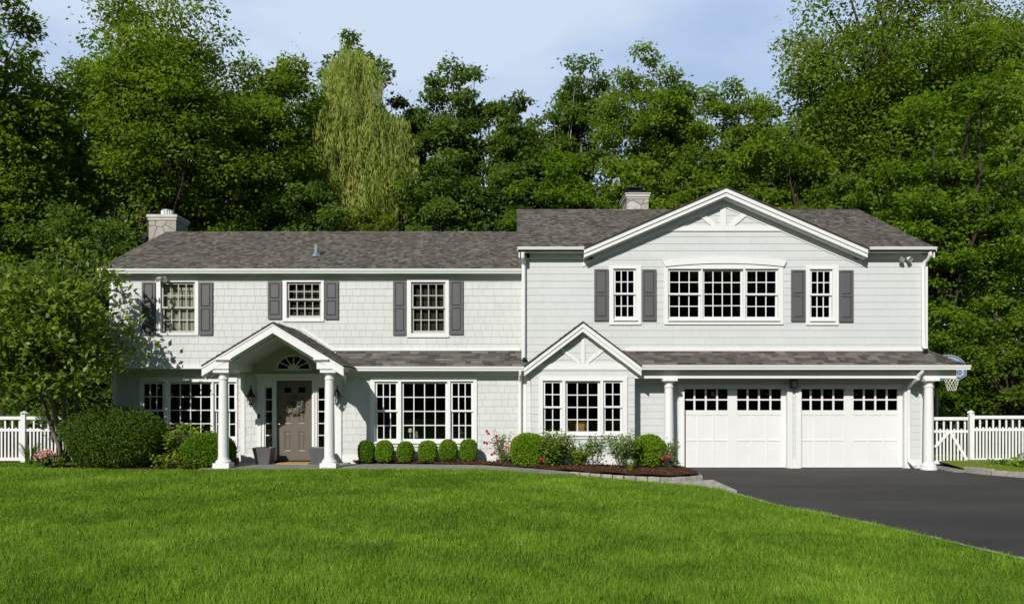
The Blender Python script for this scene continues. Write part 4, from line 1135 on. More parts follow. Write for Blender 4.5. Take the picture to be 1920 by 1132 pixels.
def blades(name, label, c, n, h, spread, width, mat, seed, cat='plant', arch=.6):
    r = np.random.default_rng(seed); root = thing(name, c, label, cat)
    m = MB()
    for i in range(n):
        a = r.uniform(0, 6.28); s = spread * r.uniform(.3, 1); hh = h * r.uniform(.6, 1); w = width * r.uniform(.7, 1.2)
        b = np.array(c) + np.array([math.cos(a), math.sin(a), 0]) * .05; side = np.array([-math.sin(a + r.normal() * .8), math.cos(a), 0]) * w / 2
        pts = []
        for k in range(5):
            t = k / 4; pts.append(b + np.array([math.cos(a) * s * t ** 1.6, math.sin(a) * s * t ** 1.6, hh * (t - arch * .55 * t ** 2.6) * 1.25]))
        tn = r.random()
        for k in range(4):
            w0, w1 = 1 - k / 4 * .7, (1 - (k + 1) / 4 * .7) if k < 3 else .05
            m.poly([pts[k] - side * w0, pts[k] + side * w0, pts[k + 1] + side * w1, pts[k + 1] - side * w1], tn)
    m.build('foliage', M[mat], root)
    return root

# ------------------------------------------------------------------ ground
def sheet(name, pts, z, mat, kind='structure', thick=.3):
    m = MB(); m.prism(pts, 'z', z - thick, z); o = m.build(name, mat); o['kind'] = kind; return o
g = MB(); g.poly([(-400, -400, -.10), (400, -400, -.10), (400, 500, -.10), (-400, 500, -.10)]); o = g.build('ground', M['forest_floor']); o['kind'] = 'structure'
BK = [(-40, 19.6), (-11, 19.6), (-7.6, 19.42), (-4.0, 19.35), (-.79, 19.45), (.04, 19.15), (.93, 18.4), (1.9, 17.95), (3.1, 17.25), (3.8, 16.75), (4.28, 16.2)]
RT = [(16.2, 4.25), (15.6, 4.31), (13.9, 4.57), (12.15, 5.20), (10.6, 5.60), (9.18, 5.89), (7, 6.15), (2, 6.5), (-60, 8)]
def xr(y): return np.interp(y, [p[0] for p in RT[::-1]], [p[1] for p in RT[::-1]])
def yb(x): return np.interp(x, [p[0] for p in BK], [p[1] for p in BK])
def lawn_h(x, y):
    d = np.clip((xr(y) - x) / 4.0, 0, 1); d = d * d * (3 - 2 * d)
    e = np.clip((yb(x) - y) / .5, 0, 1)
    return .03 + .12 * d * (.75 + .25 * e) + .015 * np.sin(x * .7 + 1) * np.sin(y * .6) * d
# driveway first, then the lawn slab above it
DRV = [(2.6, 17.5), (4.35, 18.6), (4.35, 21.45), (11.3, 21.45), (11.45, 20.5), (11.6, 19.7), (12.0, 18.9), (13.0, 17.6), (16, 16.0), (40, 14), (40, -60), (2.6, -60)]
sheet('driveway', DRV, 0.0, M['asphalt'])
xs = np.concatenate([np.linspace(-40, -14, 20), np.linspace(-13.5, 7, 90)]); ys = np.concatenate([np.linspace(-60, 4, 20), np.linspace(4.4, 19.8, 80)])
V = []; F = []; idx = {}
lm = MB()
for i in range(len(xs) - 1):
    for j in range(len(ys) - 1):
        q = [(xs[i], ys[j]), (xs[i + 1], ys[j]), (xs[i + 1], ys[j + 1]), (xs[i], ys[j + 1])]
        q2 = [(min(x, float(xr(min(y, 16.2)))), min(y, float(yb(min(x, 4.28))))) for x, y in q]
        cx = sum(p[0] for p in q) / 4; cy = sum(p[1] for p in q) / 4
        if cx - .3 > xr(min(cy, 16.2)) or cy - .3 > yb(min(cx, 4.28)): continue
        lm.poly([(x, y, float(lawn_h(x, y))) for x, y in q2])
lo = lm.build('lawn', M['lawn_soil']); lo['kind'] = 'structure'
# left garden soil, side yard, porch slab, path, bed
sheet('garden_soil', [(-40, 19.58), (-11, 19.58), (-7.62, 19.44), (-7.62, 21.4), (-7.3, 22.25), (-10.9, 22.3), (-40, 40)], .115, M['mulch'])
pth = sheet('front_path', [(-7.6, 19.40), (-4.0, 19.33), (-.79, 19.40), (.04, 19.1), (.93, 18.35), (1.5, 18.2), (1.3, 18.8), (.45, 20.0), (-.79, 20.75), (-4.3, 21.05), (-4.3, 21.5), (-7.2, 21.5), (-7.6, 21.3)], .15, M['flagstone'])
pv = MB()
pvp = [(2.7, 17.2), (4.2, 16.0), (4.42, 15.6), (4.56, 16.1), (4.60, 18.2), (3.4, 17.75)]
pv.prism(pvp, 'z', -.2, .022); o = pv.build('paver_apron', M['pavers']); o['kind'] = 'structure'
BED = [(-4.25, 21.45), (-4.1, 21.12), (-2.5, 20.88), (-.79, 20.62), (.04, 20.0), (.95, 19.2), (2.1, 18.5), (3.38, 17.95), (4.30, 18.35), (4.42, 20.9), (4.0, 21.35), (3.26, 21.38), (3.24, 20.85), (.54, 20.85), (.54, 21.48)]
bm = MB()
cxm, cym = 1.0, 20.3
top = lambda x, y: .165 - .05 * np.clip((x - 1) / 3, 0, 1)
# bed surface as a fan strip grid with lumps
rb = np.random.default_rng(5)
N_ = 60
ex = np.linspace(-4.2, 4.38, N_)
front = np.interp(ex, [-4.2, -4.1, -2.5, -.79, .04, .95, 2.1, 3.38, 4.30, 4.38], [21.3, 21.12, 20.88, 20.62, 20.0, 19.2, 18.5, 17.95, 18.35, 18.5])
rear = np.where(ex < .5, 21.47, np.where(ex < 3.25, 20.83, 21.37))
for i in range(N_ - 1):
    K = 14
    for k in range(K):
        t0, t1 = k / K, (k + 1) / K
        def pt(ii, t):
            x = ex[ii]; y = front[ii] * (1 - t) + rear[ii] * t
            return (x, y, float(top(x, y)) + .05 * math.sin(math.pi * min(1, t * 1.2 + .1)) + .012 * math.sin(ii * 7.3 + t * 31))
        bm.poly([pt(i, t0), pt(i + 1, t0), pt(i + 1, t1), pt(i, t1)])
o = bm.build('mulch_bed', M['mulch']); o['kind'] = 'structure'
# loose bark chips on the bed
n = 5200; xx = rb.uniform(-4.1, 4.3, n); tt = rb.random(n)
yf_ = np.interp(xx, ex, front); yr_ = np.interp(xx, ex, rear)
Pc = np.stack([xx, yf_ * (1 - tt) + yr_ * tt, .165 - .05 * np.clip((xx - 1) / 3, 0, 1) + .05 * np.sin(np.pi * np.minimum(1, tt * 1.2 + .1)) + .012], 1)
leaves('bark_chips', Pc, rb.normal(size=(n, 3)) * [1, 1, .25], rb.normal(size=(n, 3)) * .5 + [0, -.3, 1], rb.uniform(.03, .09, n), rb.uniform(.015, .03, n), rb.random(n), M['chip'])['kind'] = 'stuff'
# stone edging of the bed: one run of rough blocks
def edging(name, label, pts, w, z0, h, seed, blk=.28):
    r = random.Random(seed); m = MB()
    P = [np.array(p) for p in pts]; seg = []
    for a, b in zip(P[:-1], P[1:]):
        L = np.linalg.norm(b - a); k = max(1, round(L / blk))
        for i in range(k): seg.append((a + (b - a) * i / k, a + (b - a) * (i + 1) / k))
    for a, b in seg:
        d = (b - a); L = np.linalg.norm(d); d = d / L; nn = np.array([-d[1], d[0]]); gp = .006
        a2 = a + d * gp; b2 = b - d * gp; hh = h * r.uniform(.85, 1.12); ww = w * r.uniform(.85, 1.1); zz = float(z0(a[0], a[1])) if callable(z0) else z0
        j = lambda s: r.uniform(-s, s)
        q = [a2 - nn * ww / 2, b2 - nn * ww / 2, b2 + nn * ww / 2, a2 + nn * ww / 2]
        vs = [(p[0] + j(.01), p[1] + j(.01), zz - .2) for p in q] + [(p[0] * .97 + (a[0] + b[0]) / 2 * .03 + j(.012), p[1] * .97 + (a[1] + b[1]) / 2 * .03 + j(.012), zz + hh + j(.01)) for p in q]
        m.mesh(vs, [(0, 3, 2, 1), (4, 5, 6, 7), (0, 1, 5, 4), (1, 2, 6, 5), (2, 3, 7, 6), (3, 0, 4, 7)], r.random())
    o = m.build(name, M['kerb'], bevel=.012); tag(o, label, 'stone edging'); return o
edging('stone_edging', 'low run of granite blocks edging the mulch bed below the bay window', [(-4.05, 21.08), (-2.5, 20.84), (-.79, 20.58), (.04, 19.95), (.95, 19.14), (2.1, 18.44), (3.36, 17.88), (4.34, 18.30), (4.47, 19.6), (4.46, 20.92)], .13, lambda x, y: .10 - .05 * max(0, min(1, (x - 1) / 3)), .045, 3)
edging('stone_edging', 'flush line of pale cobbles along the lawn edge of the driveway', [(4.33, 16.15), (4.39, 15.6), (4.65, 13.9), (5.28, 12.15), (5.68, 10.6), (5.97, 9.18), (6.23, 7.0), (6.55, 3.0)], .09, 0.0, .022, 4, .2)
edging('stone_edging', 'rough granite kerb between the driveway and the mossy verge by the gate', [(11.55, 20.25), (11.75, 19.5), (12.2, 18.8), (13.0, 17.75), (14.5, 16.8)], .2, 0.0, .13, 6, .6)
# mossy verge beside the driveway and the ground of the side yard
vg = MB()
VP = [(11.62, 20.3), (11.85, 19.5), (12.3, 18.85), (13.1, 17.8), (16, 16.3), (40, 14.3)]
for i in range(len(VP) - 1):
    for k in range(6):
        f = lambda p, t: (p[0] + 1.5 * t * (i > 3) * 0, p[1] * (1 - t) + 24 * t, .05 + .13 * min(1, t * 2.4))
        vg.poly([f(VP[i], k / 6), f(VP[i + 1], k / 6), f(VP[i + 1], (k + 1) / 6), f(VP[i], (k + 1) / 6)])
o = vg.build('verge', M['moss']); o['kind'] = 'structure'
sheet('side_path', [(11.2, 20.2), (11.65, 20.2), (12.2, 21.3), (12.2, 24), (11.2, 24)], .035, M['flagstone'])

# ------------------------------------------------------------------ lawn grass (one countless mass)
NG_ = np.random.default_rng(77).random((64, 64))
def vnoise(x, y, f, ox=0.0):
    u, v = x * f + ox + 200, y * f + ox * .7 + 200
    i, j = np.floor(u).astype(int), np.floor(v).astype(int); a, b = u - i, v - j
    a, b = a * a * (3 - 2 * a), b * b * (3 - 2 * b); i %= 64; j %= 64; i1, j1 = (i + 1) % 64, (j + 1) % 64
    return (NG_[i, j] * (1 - a) + NG_[i1, j] * a) * (1 - b) + (NG_[i, j1] * (1 - a) + NG_[i1, j1] * a) * b - .5
def lawn_patch(x, y):
    return 1.1 * vnoise(x, y * .8, .55) + 1.0 * vnoise(x + .3 * y, y, 1.6, 9) + 1.1 * vnoise(x, y, 4.3, 21) + .7 * vnoise(x, y, 9, 33)
def grass_mesh(name, X, Y, Z, hgt, wid, tint, r):
    n = len(X)
    a = r.uniform(0, 2 * np.pi, n); ln = r.uniform(.1, .75, n) * hgt
    dx, dy = np.cos(a), np.sin(a)
    fa = r.normal(size=n) * .8; sx, sy = np.cos(fa) * wid / 2, np.sin(fa) * wid / 2
    V = np.empty((n, 5, 3), np.float32)
    B = np.stack([X, Y, Z], 1)
    side = np.stack([sx, sy, np.zeros(n)], 1)
    mid = B + np.stack([dx * ln * .35, dy * ln * .35, hgt * .55], 1)
    tip = B + np.stack([dx * ln, dy * ln, hgt * r.uniform(.8, 1.0, n)], 1)
    V[:, 0] = B - side; V[:, 1] = B + side; V[:, 2] = mid + side * .8; V[:, 3] = mid - side * .8; V[:, 4] = tip
    base = (np.arange(n) * 5)[:, None]
    loops = (base + np.array([0, 1, 2, 3, 3, 2, 4])).ravel()
    starts = ((np.arange(n) * 7)[:, None] + np.array([0, 4])).ravel()
    o = raw_mesh(name, V.reshape(-1, 3), loops, starts, np.clip(np.repeat(tint, 2), 0, 1), M['grass'])
    o['kind'] = 'stuff'
    return o
rg = np.random.default_rng(99)
NG = 380000
u = rg.random(NG); 
y0, y1 = 6.3, 19.6
Y = (y0 ** .55 + u * (y1 ** .55 - y0 ** .55)) ** (1 / .55)
X = rg.uniform(-.70, .70, NG) * Y + .0
ok = (X < xr(np.minimum(Y, 16.2)) - .02) & (Y < yb(np.minimum(X, 4.28)) - .01)
X, Y = X[ok], Y[ok]
pt_ = lawn_patch(X, Y)
tall = rg.random(len(X)) < .012
hg = np.clip(.062 + rg.normal(size=len(X)) * .016 + .020 * pt_, .022, .12) * np.where(tall, 1.45, 1) * np.clip(1.0 - (10 - Y) * 0.0, .8, 1.2)
wd = .0052 * np.clip(Y / 8.5, .9, 2.6)
grass_mesh('lawn_grass', X, Y, lawn_h(X, Y) - .005, hg, wd, .45 + .24 * pt_ + rg.normal(size=len(X)) * .19 + tall * .35, rg)
# tufts on the mossy verge and by the left fence
n = 5000; X = rg.uniform(11.9, 16.5, n); Y = rg.uniform(17.5, 22, n); ok = Y > np.interp(X, [p[0] for p in VP], [p[1] for p in VP]) + .1; X, Y = X[ok], Y[ok]
yl = np.interp(X, [p[0] for p in VP], [p[1] for p in VP]); tz = (Y - yl) / (24 - yl)
grass_mesh('verge_grass', X, Y, .05 + .13 * np.minimum(1, tz * 2.4) - .01, rg.uniform(.02, .06, len(X)), np.full(len(X), .010), .65 + rg.normal(size=len(X)) * .18, rg)
n = 9000; X = rg.uniform(-17, -11.6, n); Y = rg.uniform(19.5, 21.6, n)
grass_mesh('side_grass', X, Y, np.full(n, .11), rg.uniform(.03, .08, n), np.full(n, .011), .35 + rg.normal(size=n) * .15, rg)
# ------------------------------------------------------------------ planting by the house
Dt = 20.98
# six clipped boxwoods in a row under the triple window: one built, five copied
def bx(px): return PX(px, Dt)
tops = [(687, 827, 867, 28, 'darkest'), (721, 827.5, 865, 30, ''), (760.5, 829, 866, 29, ''), (802, 828, 865, 32, ''), (840.5, 825.5, 864.5, 32, ''), (878.5, 825, 862, 29, '')]
names = ['small deep green clipped boxwood nearest the porch column, first of the row of six', 'small clipped boxwood second in the row, below the left sash of the triple window',
         'small clipped boxwood third in the row, below the left mullion of the triple window', 'small clipped boxwood fourth in the row, below the large middle sash of the triple window',
         'small clipped boxwood fifth in the row, below the right mullion of the triple window', 'small clipped boxwood sixth in the row, below the right sash of the triple window']
shade = [('leaf_box_dark', 2.6, .05, -.02), ('leaf_box', 2.5, .09, .10), ('leaf_box', 2.4, .06, -.06), ('leaf_box', 2.7, .08, .08), ('leaf_box', 2.2, .07, -.02), ('leaf_box', 2.9, .06, .0)]
for i, ((px, t, b, w, _), lb) in enumerate(zip(tops, names)):
    mt, pw_, am, tt = shade[i]
    rz = (b - t) / 2 * Dt / FP; rx = w / 2 * Dt / FP
    bush('boxwood', lb, (bx(px), Dt, PZ((t + b) / 2, Dt)), (rx, rx, rz), 7000, .034, mt, 41 + i * 7, 'shrub', 'clipped boxwoods under the triple window', pw_, am, tb=tt)
bush('boxwood', 'large rounded bright green boxwood beside the climbing rose under the downspout', (PX(991.5, 20.1), 20.1, PZ(845, 20.1)), (.415, .40, .39), 16000, .045, 'leaf_box', 43, 'shrub', None, 2.3, .10)
bush('boxwood', 'large rounded bright green boxwood in front of the porch column by the garage', (PX(1217, 19.9), 19.9, PZ(846, 19.9)), (.385, .38, .35), 13000, .048, 'leaf_box', 44, 'shrub', None, 2.1, .16)
bush('boxwood', 'rounded deep green boxwood in front of the left porch column', (PX(389, 20.2), 20.25, PZ(847, 20.2)), (.60, .55, .43), 20000, .05, 'leaf_box_dark', 45, 'shrub', None, 2.3, .08)
bush('yew', 'broad dark green yew mound at the left corner of the house', (PX(209, 20.6), 20.7, PZ(826, 20.6)), (1.19, 1.0, .75), 38000, .062, 'leaf_yew', 46, 'shrub', None, 2.2, .16, lw=.42, tb=.05)
sprig('leafy_shrub', 'dark large-leaved shrub between the yew and the left lower window', (PX(333, 20.9), 20.9, .12), 1.05, .62, 22, 26, .13, 'leaf_magnolia', 47, 'shrub', lw=.5)
sprig('leafy_shrub', 'low lime green shrub at the foot of the yew', (PX(303, 19.9), 19.95, .12), .34, .34, 20, 14, .085, 'leaf_lime', 48, 'shrub')
sprig('leafy_shrub', 'low lime green shrub left of the rounded boxwood by the porch', (PX(345, 20.0), 19.9, .12), .38, .24, 14, 14, .08, 'leaf_lime', 49, 'shrub')
sprig('leafy_shrub', 'mid green shrub with sunlit leaves under the left lower window', (PX(362, 21.5), 21.6, .12), 1.05, .55, 16, 20, .11, 'leaf_lime', 50, 'shrub', lw=.45)
blades('daylily', 'arching strappy daylily clump behind the left porch column', (PX(432, 20.7), 20.7, .12), 40, .55, .42, .022, 'leaf_rose', 51, 'plant')
blades('daylily', 'dark arching daylily clump against the white picket fence', (PX(55, 21), 21.0, .12), 80, .78, .55, .024, 'leaf_dark', 52, 'plant')
sprig('astilbe', 'pale pink astilbe in flower beside the yew', (PX(82, 20.3), 20.3, .12), .30, .42, 24, 16, .09, 'leaf_dark', 53, 'plant', None,
      ('flower_pink', [(PX(82 + a, 20.2), 20.2 + b, PZ(851 + c, 20.2)) for a, b, c in [(-14, 0, 4), (-9, .05, 0), (-5, -.05, 3), (-2, .08, -3), (2, 0, 1), (6, .05, -4), (10, -.05, 0), (14, .04, -2), (18, 0, 2), (12, .1, 6), (-10, .0, 8), (3, -.1, 7), (20, .05, 6)]]), fsize=.075)
sprig('leafy_shrub', 'low yellow-green groundcover between the astilbe and the yew', (PX(108, 20.2), 20.2, .12), .42, .25, 12, 14, .06, 'leaf_lime', 54, 'plant')
# roses and perennials of the mulch bed
def fl(pts, d): return [(PX(x, d), d + .0, PZ(y, d)) for x, y in pts]
sprig('rose_bush', 'climbing rose with red flowers left of the downspout', (PX(944, 20.9), 20.9, .17), .82, .36, 26, 34, .06, 'leaf_rose', 55, 'rose', 'red rose bushes',
      ('flower_red', fl([(913, 808), (916, 813), (908, 829), (913, 831), (922, 852), (930, 818), (930, 830), (927, 849)], 20.75)), fsize=.042)
sprig('rose_bush', 'spray of blush pink rose blooms leaning on the large boxwood', (PX(955, 20.8), 20.75, .17), .48, .25, 10, 12, .05, 'leaf_rose', 56, 'rose', None,
      ('flower_blush', fl([(955, 836), (959, 832), (951, 840), (957, 844), (961, 838), (950, 833), (948, 842), (953, 849)], 20.6)), fsize=.07)
sprig('leafy_shrub', 'low dark green plant at the foot of the red climbing rose', (PX(946, 20.6), 20.55, .15), .36, .30, 16, 18, .05, 'leaf_rose', 57, 'plant')
sprig('rose_bush', 'dark leafy rose bush below the bay window with one pink bloom', (PX(1040, 19.8), 19.85, .16), .84, .62, 60, 60, .075, 'leaf_rose', 58, 'rose', None, ('flower_red', fl([(1016, 861)], 19.3)), fsize=.05, droop=.2)
sprig('leafy_shrub', 'rounded light green shrub right of the dark rose bush below the bay', (PX(1086, 19.9), 19.95, .16), .50, .36, 34, 34, .065, 'leaf_lime', 59, 'shrub')
sprig('rose_bush', 'thin open rose with bare lower stems below the bay window', (PX(1118, 19.5), 19.6, .16), .80, .42, 20, 26, .075, 'leaf_rose', 60, 'rose', lower=.5)
sprig('rose_bush', 'upright leafy rose at the right end of the bay window', (PX(1166, 19.3), 19.3, .15), .85, .50, 34, 38, .07, 'leaf_rose', 61, 'rose', lower=.35)
blades('ornamental_grass', 'small clump of green ornamental grass at the bed edge', (PX(1182, 18.9), 18.9, .13), 90, .42, .32, .010, 'leaf_rose', 62, 'plant')
sprig('rose_bush', 'sparse rose with red blooms at the porch column beside the garage door', (PX(1256, 19.4), 19.5, .13), .72, .38, 20, 26, .065, 'leaf_rose', 63, 'rose', 'red rose bushes', ('flower_red', fl([(1244, 858), (1254, 857)], 19.3)), fsize=.045, lower=.35)
sprig('leafy_shrub', 'low olive groundcover at the garage end of the stone edging', (PX(1262, 20), 20.2, .13), .18, .28, 12, 14, .05, 'leaf_olive', 64, 'plant')
sprig('leafy_shrub', 'small dark weed in the mossy verge by the fence', (PX(1873, 20.6), 20.6, .14), .2, .28, 12, 10, .06, 'leaf_dark', 65, 'plant')
sprig('leafy_shrub', 'lime green hosta at the foot of the boulder', (PX(1907, 20.3), 20.2, .15), .2, .28, 10, 10, .13, 'leaf_lime', 66, 'plant', lw=.6)
m = MB(); rr = np.random.default_rng(8)
vs = []; fs = []; nu, nv = 14, 9; bc = (PX(1926, 20.6), 20.6, .26)
for i in range(nv):
    for j in range(nu):
        th = math.pi * i / (nv - 1); ph = 2 * math.pi * j / nu; f = 1 + .16 * math.sin(3 * ph + i) + rr.normal() * .05
        vs.append((bc[0] + .26 * f * math.sin(th) * math.cos(ph), bc[1] + .22 * f * math.sin(th) * math.sin(ph), bc[2] + .20 * f * math.cos(th)))
for i in range(nv - 1):
    for j in range(nu): fs.append((i * nu + j, i * nu + (j + 1) % nu, (i + 1) * nu + (j + 1) % nu, (i + 1) * nu + j))
m.mesh(vs, fs); tag(m.build('boulder', M['boulder'], smooth=True), 'lichened grey boulder on the verge at the right edge', 'boulder')

# ------------------------------------------------------------------ fences
def picket_mesh(h, w=.045):
    m = MB(); n = 8
    prof = [(-w / 2, 0), (w / 2, 0), (w / 2, h - w / 2)] + [(w / 2 * math.cos(math.pi * k / n), h - w / 2 + w / 2 * math.sin(math.pi * k / n)) for k in range(1, n)] + [(-w / 2, h - w / 2)]
    m.prism(prof, 'y', -.011, .011)
    me = bpy.data.meshes.new('picket'); me.from_pydata(m.v, [], m.f); me.materials.append(M['fence']); me.update()
    return me
def fence(name, label, cat, x0, x1, D, z0, z1, posts, brace=None, sp=.090):
    root = thing(name, ((x0 + x1) / 2, D, z0), label, cat)
    rl = ROOT_LOC[root.name]
    H = z1 - z0; zm = z0 + H * .70
    for zc_, hh, dd in ((z1 - .05, .09, .045), (zm, .075, .04), (z0 + .09, .09, .045)):
        m = MB(); m.box(x0, x1, D - dd / 2, D + dd / 2, zc_ - hh / 2, zc_ + hh / 2); m.build('rail', M['fence'], root, bevel=.006)
    tall, short = picket_mesh(H - .115 - .055), picket_mesh(H * .75 - .04)
    n = int((x1 - x0 - .04) / sp); k = 0
    for i in range(n):
        xx = x0 + .03 + (i + .5) * (x1 - x0 - .06) / n
        if any(abs(xx - p) < .09 for p in posts): continue
        o = bpy.data.objects.new('picket', tall if i % 2 == 0 else short); COL.objects.link(o); o.parent = root
        o.location = (xx - rl[0], (.0 if 1 else 0), .05)
    for p in posts:
        m = MB(); m.box(p - .062, p + .062, D - .062, D + .062, z0 - .05, z1 + .05)
        m.lathe([(.085, .05), (.105, .075), (.105, .095), (.06, .125), (.0, .15)], (p, D, z1), 4)
        m.build('post', M['fence'], root)
    if brace:
        for p, q in brace:
            m = MB(); strut(m, (x0 + p[0] * (x1 - x0), z0 + p[1] * H), (x0 + q[0] * (x1 - x0), z0 + q[1] * H), .075, D - .034, D - .0115); m.build('brace', M['fence'], root)
    return root
Dg = 21.75
fence('gate', 'white picket garden gate with an inverted V brace beside the garage column', 'gate', PX(1751, Dg), PX(1814.5, Dg), Dg, PZ(872.5, Dg), PZ(781, Dg), [], [((.02, .38), (.42, .68)), ((.48, .68), (.96, .12))])
Df = 22.0
fence('picket_fence', 'white picket fence panel right of the garden gate', 'fence', PX(1820, Df), PX(1990, Df), Df, PZ(868, Df), PZ(778.5, Df), [PX(1820.5, Df)])
fence('picket_fence', 'white picket fence panel left of the house behind the yew', 'fence', PX(-130, 22), PX(170, 22), 22.0, PZ(866.5, 22), PZ(780, 22), [PX(45, 22), PX(-85, 22)], sp=.097)

# ------------------------------------------------------------------ things at the porch
def planter(px, lb):
    d = 20.95; c = (PX(px, d), d, .152); r = thing('planter', c, lb, 'planter', 'planters beside the front door')
    m = MB(); a, b, h = .165, .245, .43
    q = lambda w, z: [(c[0] - w, c[1] - w, c[2] + z), (c[0] + w, c[1] - w, c[2] + z), (c[0] + w, c[1] + w, c[2] + z), (c[0] - w, c[1] + w, c[2] + z)]
    vs = q(a, 0) + q(b, h) + q(b - .025, h) + q(b - .04, h - .06)
    fs = [(3, 2, 1, 0)] + [(i, (i + 1) % 4, 4 + (i + 1) % 4, 4 + i) for i in range(4)] + [(4 + i, 4 + (i + 1) % 4, 8 + (i + 1) % 4, 8 + i) for i in range(4)] + [(8 + i, 8 + (i + 1) % 4, 12 + (i + 1) % 4, 12 + i) for i in range(4)]
    m.mesh(vs, fs); m.build('pot', M['planter'], r, bevel=.006)
    s = MB(); s.poly([(c[0] - .2, c[1] - .2, c[2] + h - .055), (c[0] + .2, c[1] - .2, c[2] + h - .055), (c[0] + .2, c[1] + .2, c[2] + h - .055), (c[0] - .2, c[1] + .2, c[2] + h - .055)]); s.build('soil', M['mulch'], r)
    return r
p1 = planter(495.5, 'tapered square slate grey planter left of the front door, against the sidelight')
copy_thing(p1, (PX(599, 20.95), 20.95, .152), 'tapered square slate grey planter half hidden behind the right porch column')
m = MB(); m.box(PX(521, 21.0), PX(581, 21.0), 20.83, 21.32, .151, .172); tag(m.build('doormat', M['mat']), 'tan coir doormat in front of the taupe front door', 'doormat')
m = MB(); cpt = (PX(443, 20.9), 20.75, .24); n = 14; vs = []; fs = []
for i, (r_, t) in enumerate([(.06, 0), (.085, .17), (.1, .17), (.1, .21), (.08, .21), (.07, .19), (.055, .02)]):
    for j in range(n):
        a = 2 * math.pi * j / n; vs.append((cpt[0] - .1 + t * .95, cpt[1] + r_ * math.cos(a), cpt[2] - .0 + r_ * math.sin(a)))
for i in range(6):
    for j in range(n): fs.append((i * n + j, i * n + (j + 1) % n, (i + 1) * n + (j + 1) % n, (i + 1) * n + j))
m.mesh(vs, fs); tag(m.build('clay_pot', M['terracotta'], smooth=True), 'orange clay pot lying on its side behind the left porch column', 'pot')
# wreath on the door
wr = np.random.default_rng(3); wc = np.array([PX(552, 21.5), D_LW + .0, PZ(759, 21.5)])
root = thing('wreath', tuple(wc), 'silvery grey leaf wreath hanging on the front door', 'wreath')
n = 1900; a = wr.uniform(0, 2 * np.pi, n); rd = .185 + wr.normal(size=n) * .042; dp = wr.normal(size=n) * .03
P = np.stack([wc[0] + rd * np.cos(a), wc[1] + dp, wc[2] + rd * np.sin(a)], 1)
tg = np.stack([-np.sin(a), np.zeros(n), np.cos(a)], 1)
L = wr.uniform(.03, .065, n)
leaves('foliage', P, tg + wr.normal(size=(n, 3)) * .8, wr.normal(size=(n, 3)) * .6 + [0, -1, .2], L, L * .5, wr.random(n), M['leaf_silver'], root, wc)
m = MB(); k = 30; m.tube([(wc[0] + .185 * math.cos(2 * math.pi * i / k), wc[1] + .01, wc[2] + .185 * math.sin(2 * math.pi * i / k)) for i in range(k + 1)], .03, 6, False); m.build('hoop', M['bark_dark'], root)

def lantern(px, lb):
    d = 21.28; X = PX(px, d); zt = PZ(722, d); root = thing('wall_lantern', (X, 21.46, zt - .35), lb, 'wall lantern', 'coach lanterns on the porch wall')
    m = MB(); m.box(X - .075, X + .075, 21.455, 21.468, zt - .40, zt - .16); m.build('backplate', M['trim'], root, bevel=.004)
    m = MB(); m.lathe([(.0, -.0), (.03, .0), (.035, .02), (0, .03)], (X, 21.44, zt - .28), 10)
    m.tube([(X, 21.46, zt - .27), (X, 21.40, zt - .2), (X, 21.36, zt - .08), (X, 21.33, zt - .02), (X, 21.29, zt - .01), (X, 21.265, zt - .04), (X, 21.28, zt - .08)], [.013, .012, .011, .010, .010, .009, .009], 7); m.build('arm', M['black_metal'], root, smooth=True)
    m = MB(); m.lathe([(.018, -.10), (.035, -.12), (.05, -.14), (.055, -.18), (.07, -.21), (.085, -.24), (.125, -.285), (.13, -.305), (.10, -.31)], (X, 21.28, zt), 16); m.build('lamp_shade', M['black_metal'], root, smooth=True)
    m = MB()
    for k in range(6):
        a = 2 * math.pi * k / 6 + .3; m.tube([(X + .095 * math.cos(a), 21.28 + .095 * math.sin(a), zt - .31), (X + .088 * math.cos(a), 21.28 + .088 * math.sin(a), zt - .42), (X + .055 * math.cos(a), 21.28 + .055 * math.sin(a), zt - .50)], .007, 5)
    m.tube([(X + .092 * math.cos(2 * math.pi * k / 14), 21.28 + .092 * math.sin(2 * math.pi * k / 14), zt - .40) for k in range(15)], .006, 5, False)
    m.lathe([(.0, -.585), (.018, -.57), (.012, -.54), (.05, -.515), (.065, -.50), (.06, -.49)], (X, 21.28, zt), 12); m.build('cage', M['black_metal'], root)
    m = MB(); m.lathe([(.015, -.49), (.03, -.46), (.035, -.40), (.03, -.34), (.02, -.31)], (X, 21.28, zt), 12); m.build('bulb', M['lamp_glass'], root, smooth=True)
    return root
l1 = lantern(470, 'black coach lantern left of the front door in the shade of the porch')
copy_thing(l1, (PX(632, 21.28), 21.46, ROOT_LOC[l1.name][2]), 'black coach lantern right of the front door, beside the right porch column')
def flood(px, py, d, lb, yw):
    X, Z = PX(px, d), PZ(py, d); root = thing('floodlight', (X, yw, Z), lb, 'floodlight', 'twin floodlights under the eaves')
    m = MB(); m.tube([(X, yw, Z), (X, yw - .045, Z)], .05, 12); m.build('base', M['trim'], root)
    for s in (-1, 1):
        m = MB(); m.tube([(X, yw - .04, Z), (X + s * .06, yw - .09, Z - .02)], .014, 6)
        m.tube([(X + s * .06, yw - .07, Z - .02), (X + s * .085, yw - .11, Z - .045), (X + s * .11, yw - .19, Z - .085)], [.035, .05, .068], 12, cap=False); h = m.build('lamp_head', M['trim'], root, smooth=True)
        m = MB(); m.tube([(X + s * .107, yw - .175, Z - .08), (X + s * .109, yw - .182, Z - .083)], .06, 12); m.build('reflector', M['reflector'], root)
    return root
f1 = flood(1697.5, 481, 21.25, 'twin white floodlight on the upper right corner of the right wing', D_R - .02)
copy_thing(f1, (PX(301, 21.65), D_UL - .045, PZ(518.5, 21.65)), 'twin white floodlight under the eave above the curtained upper window')
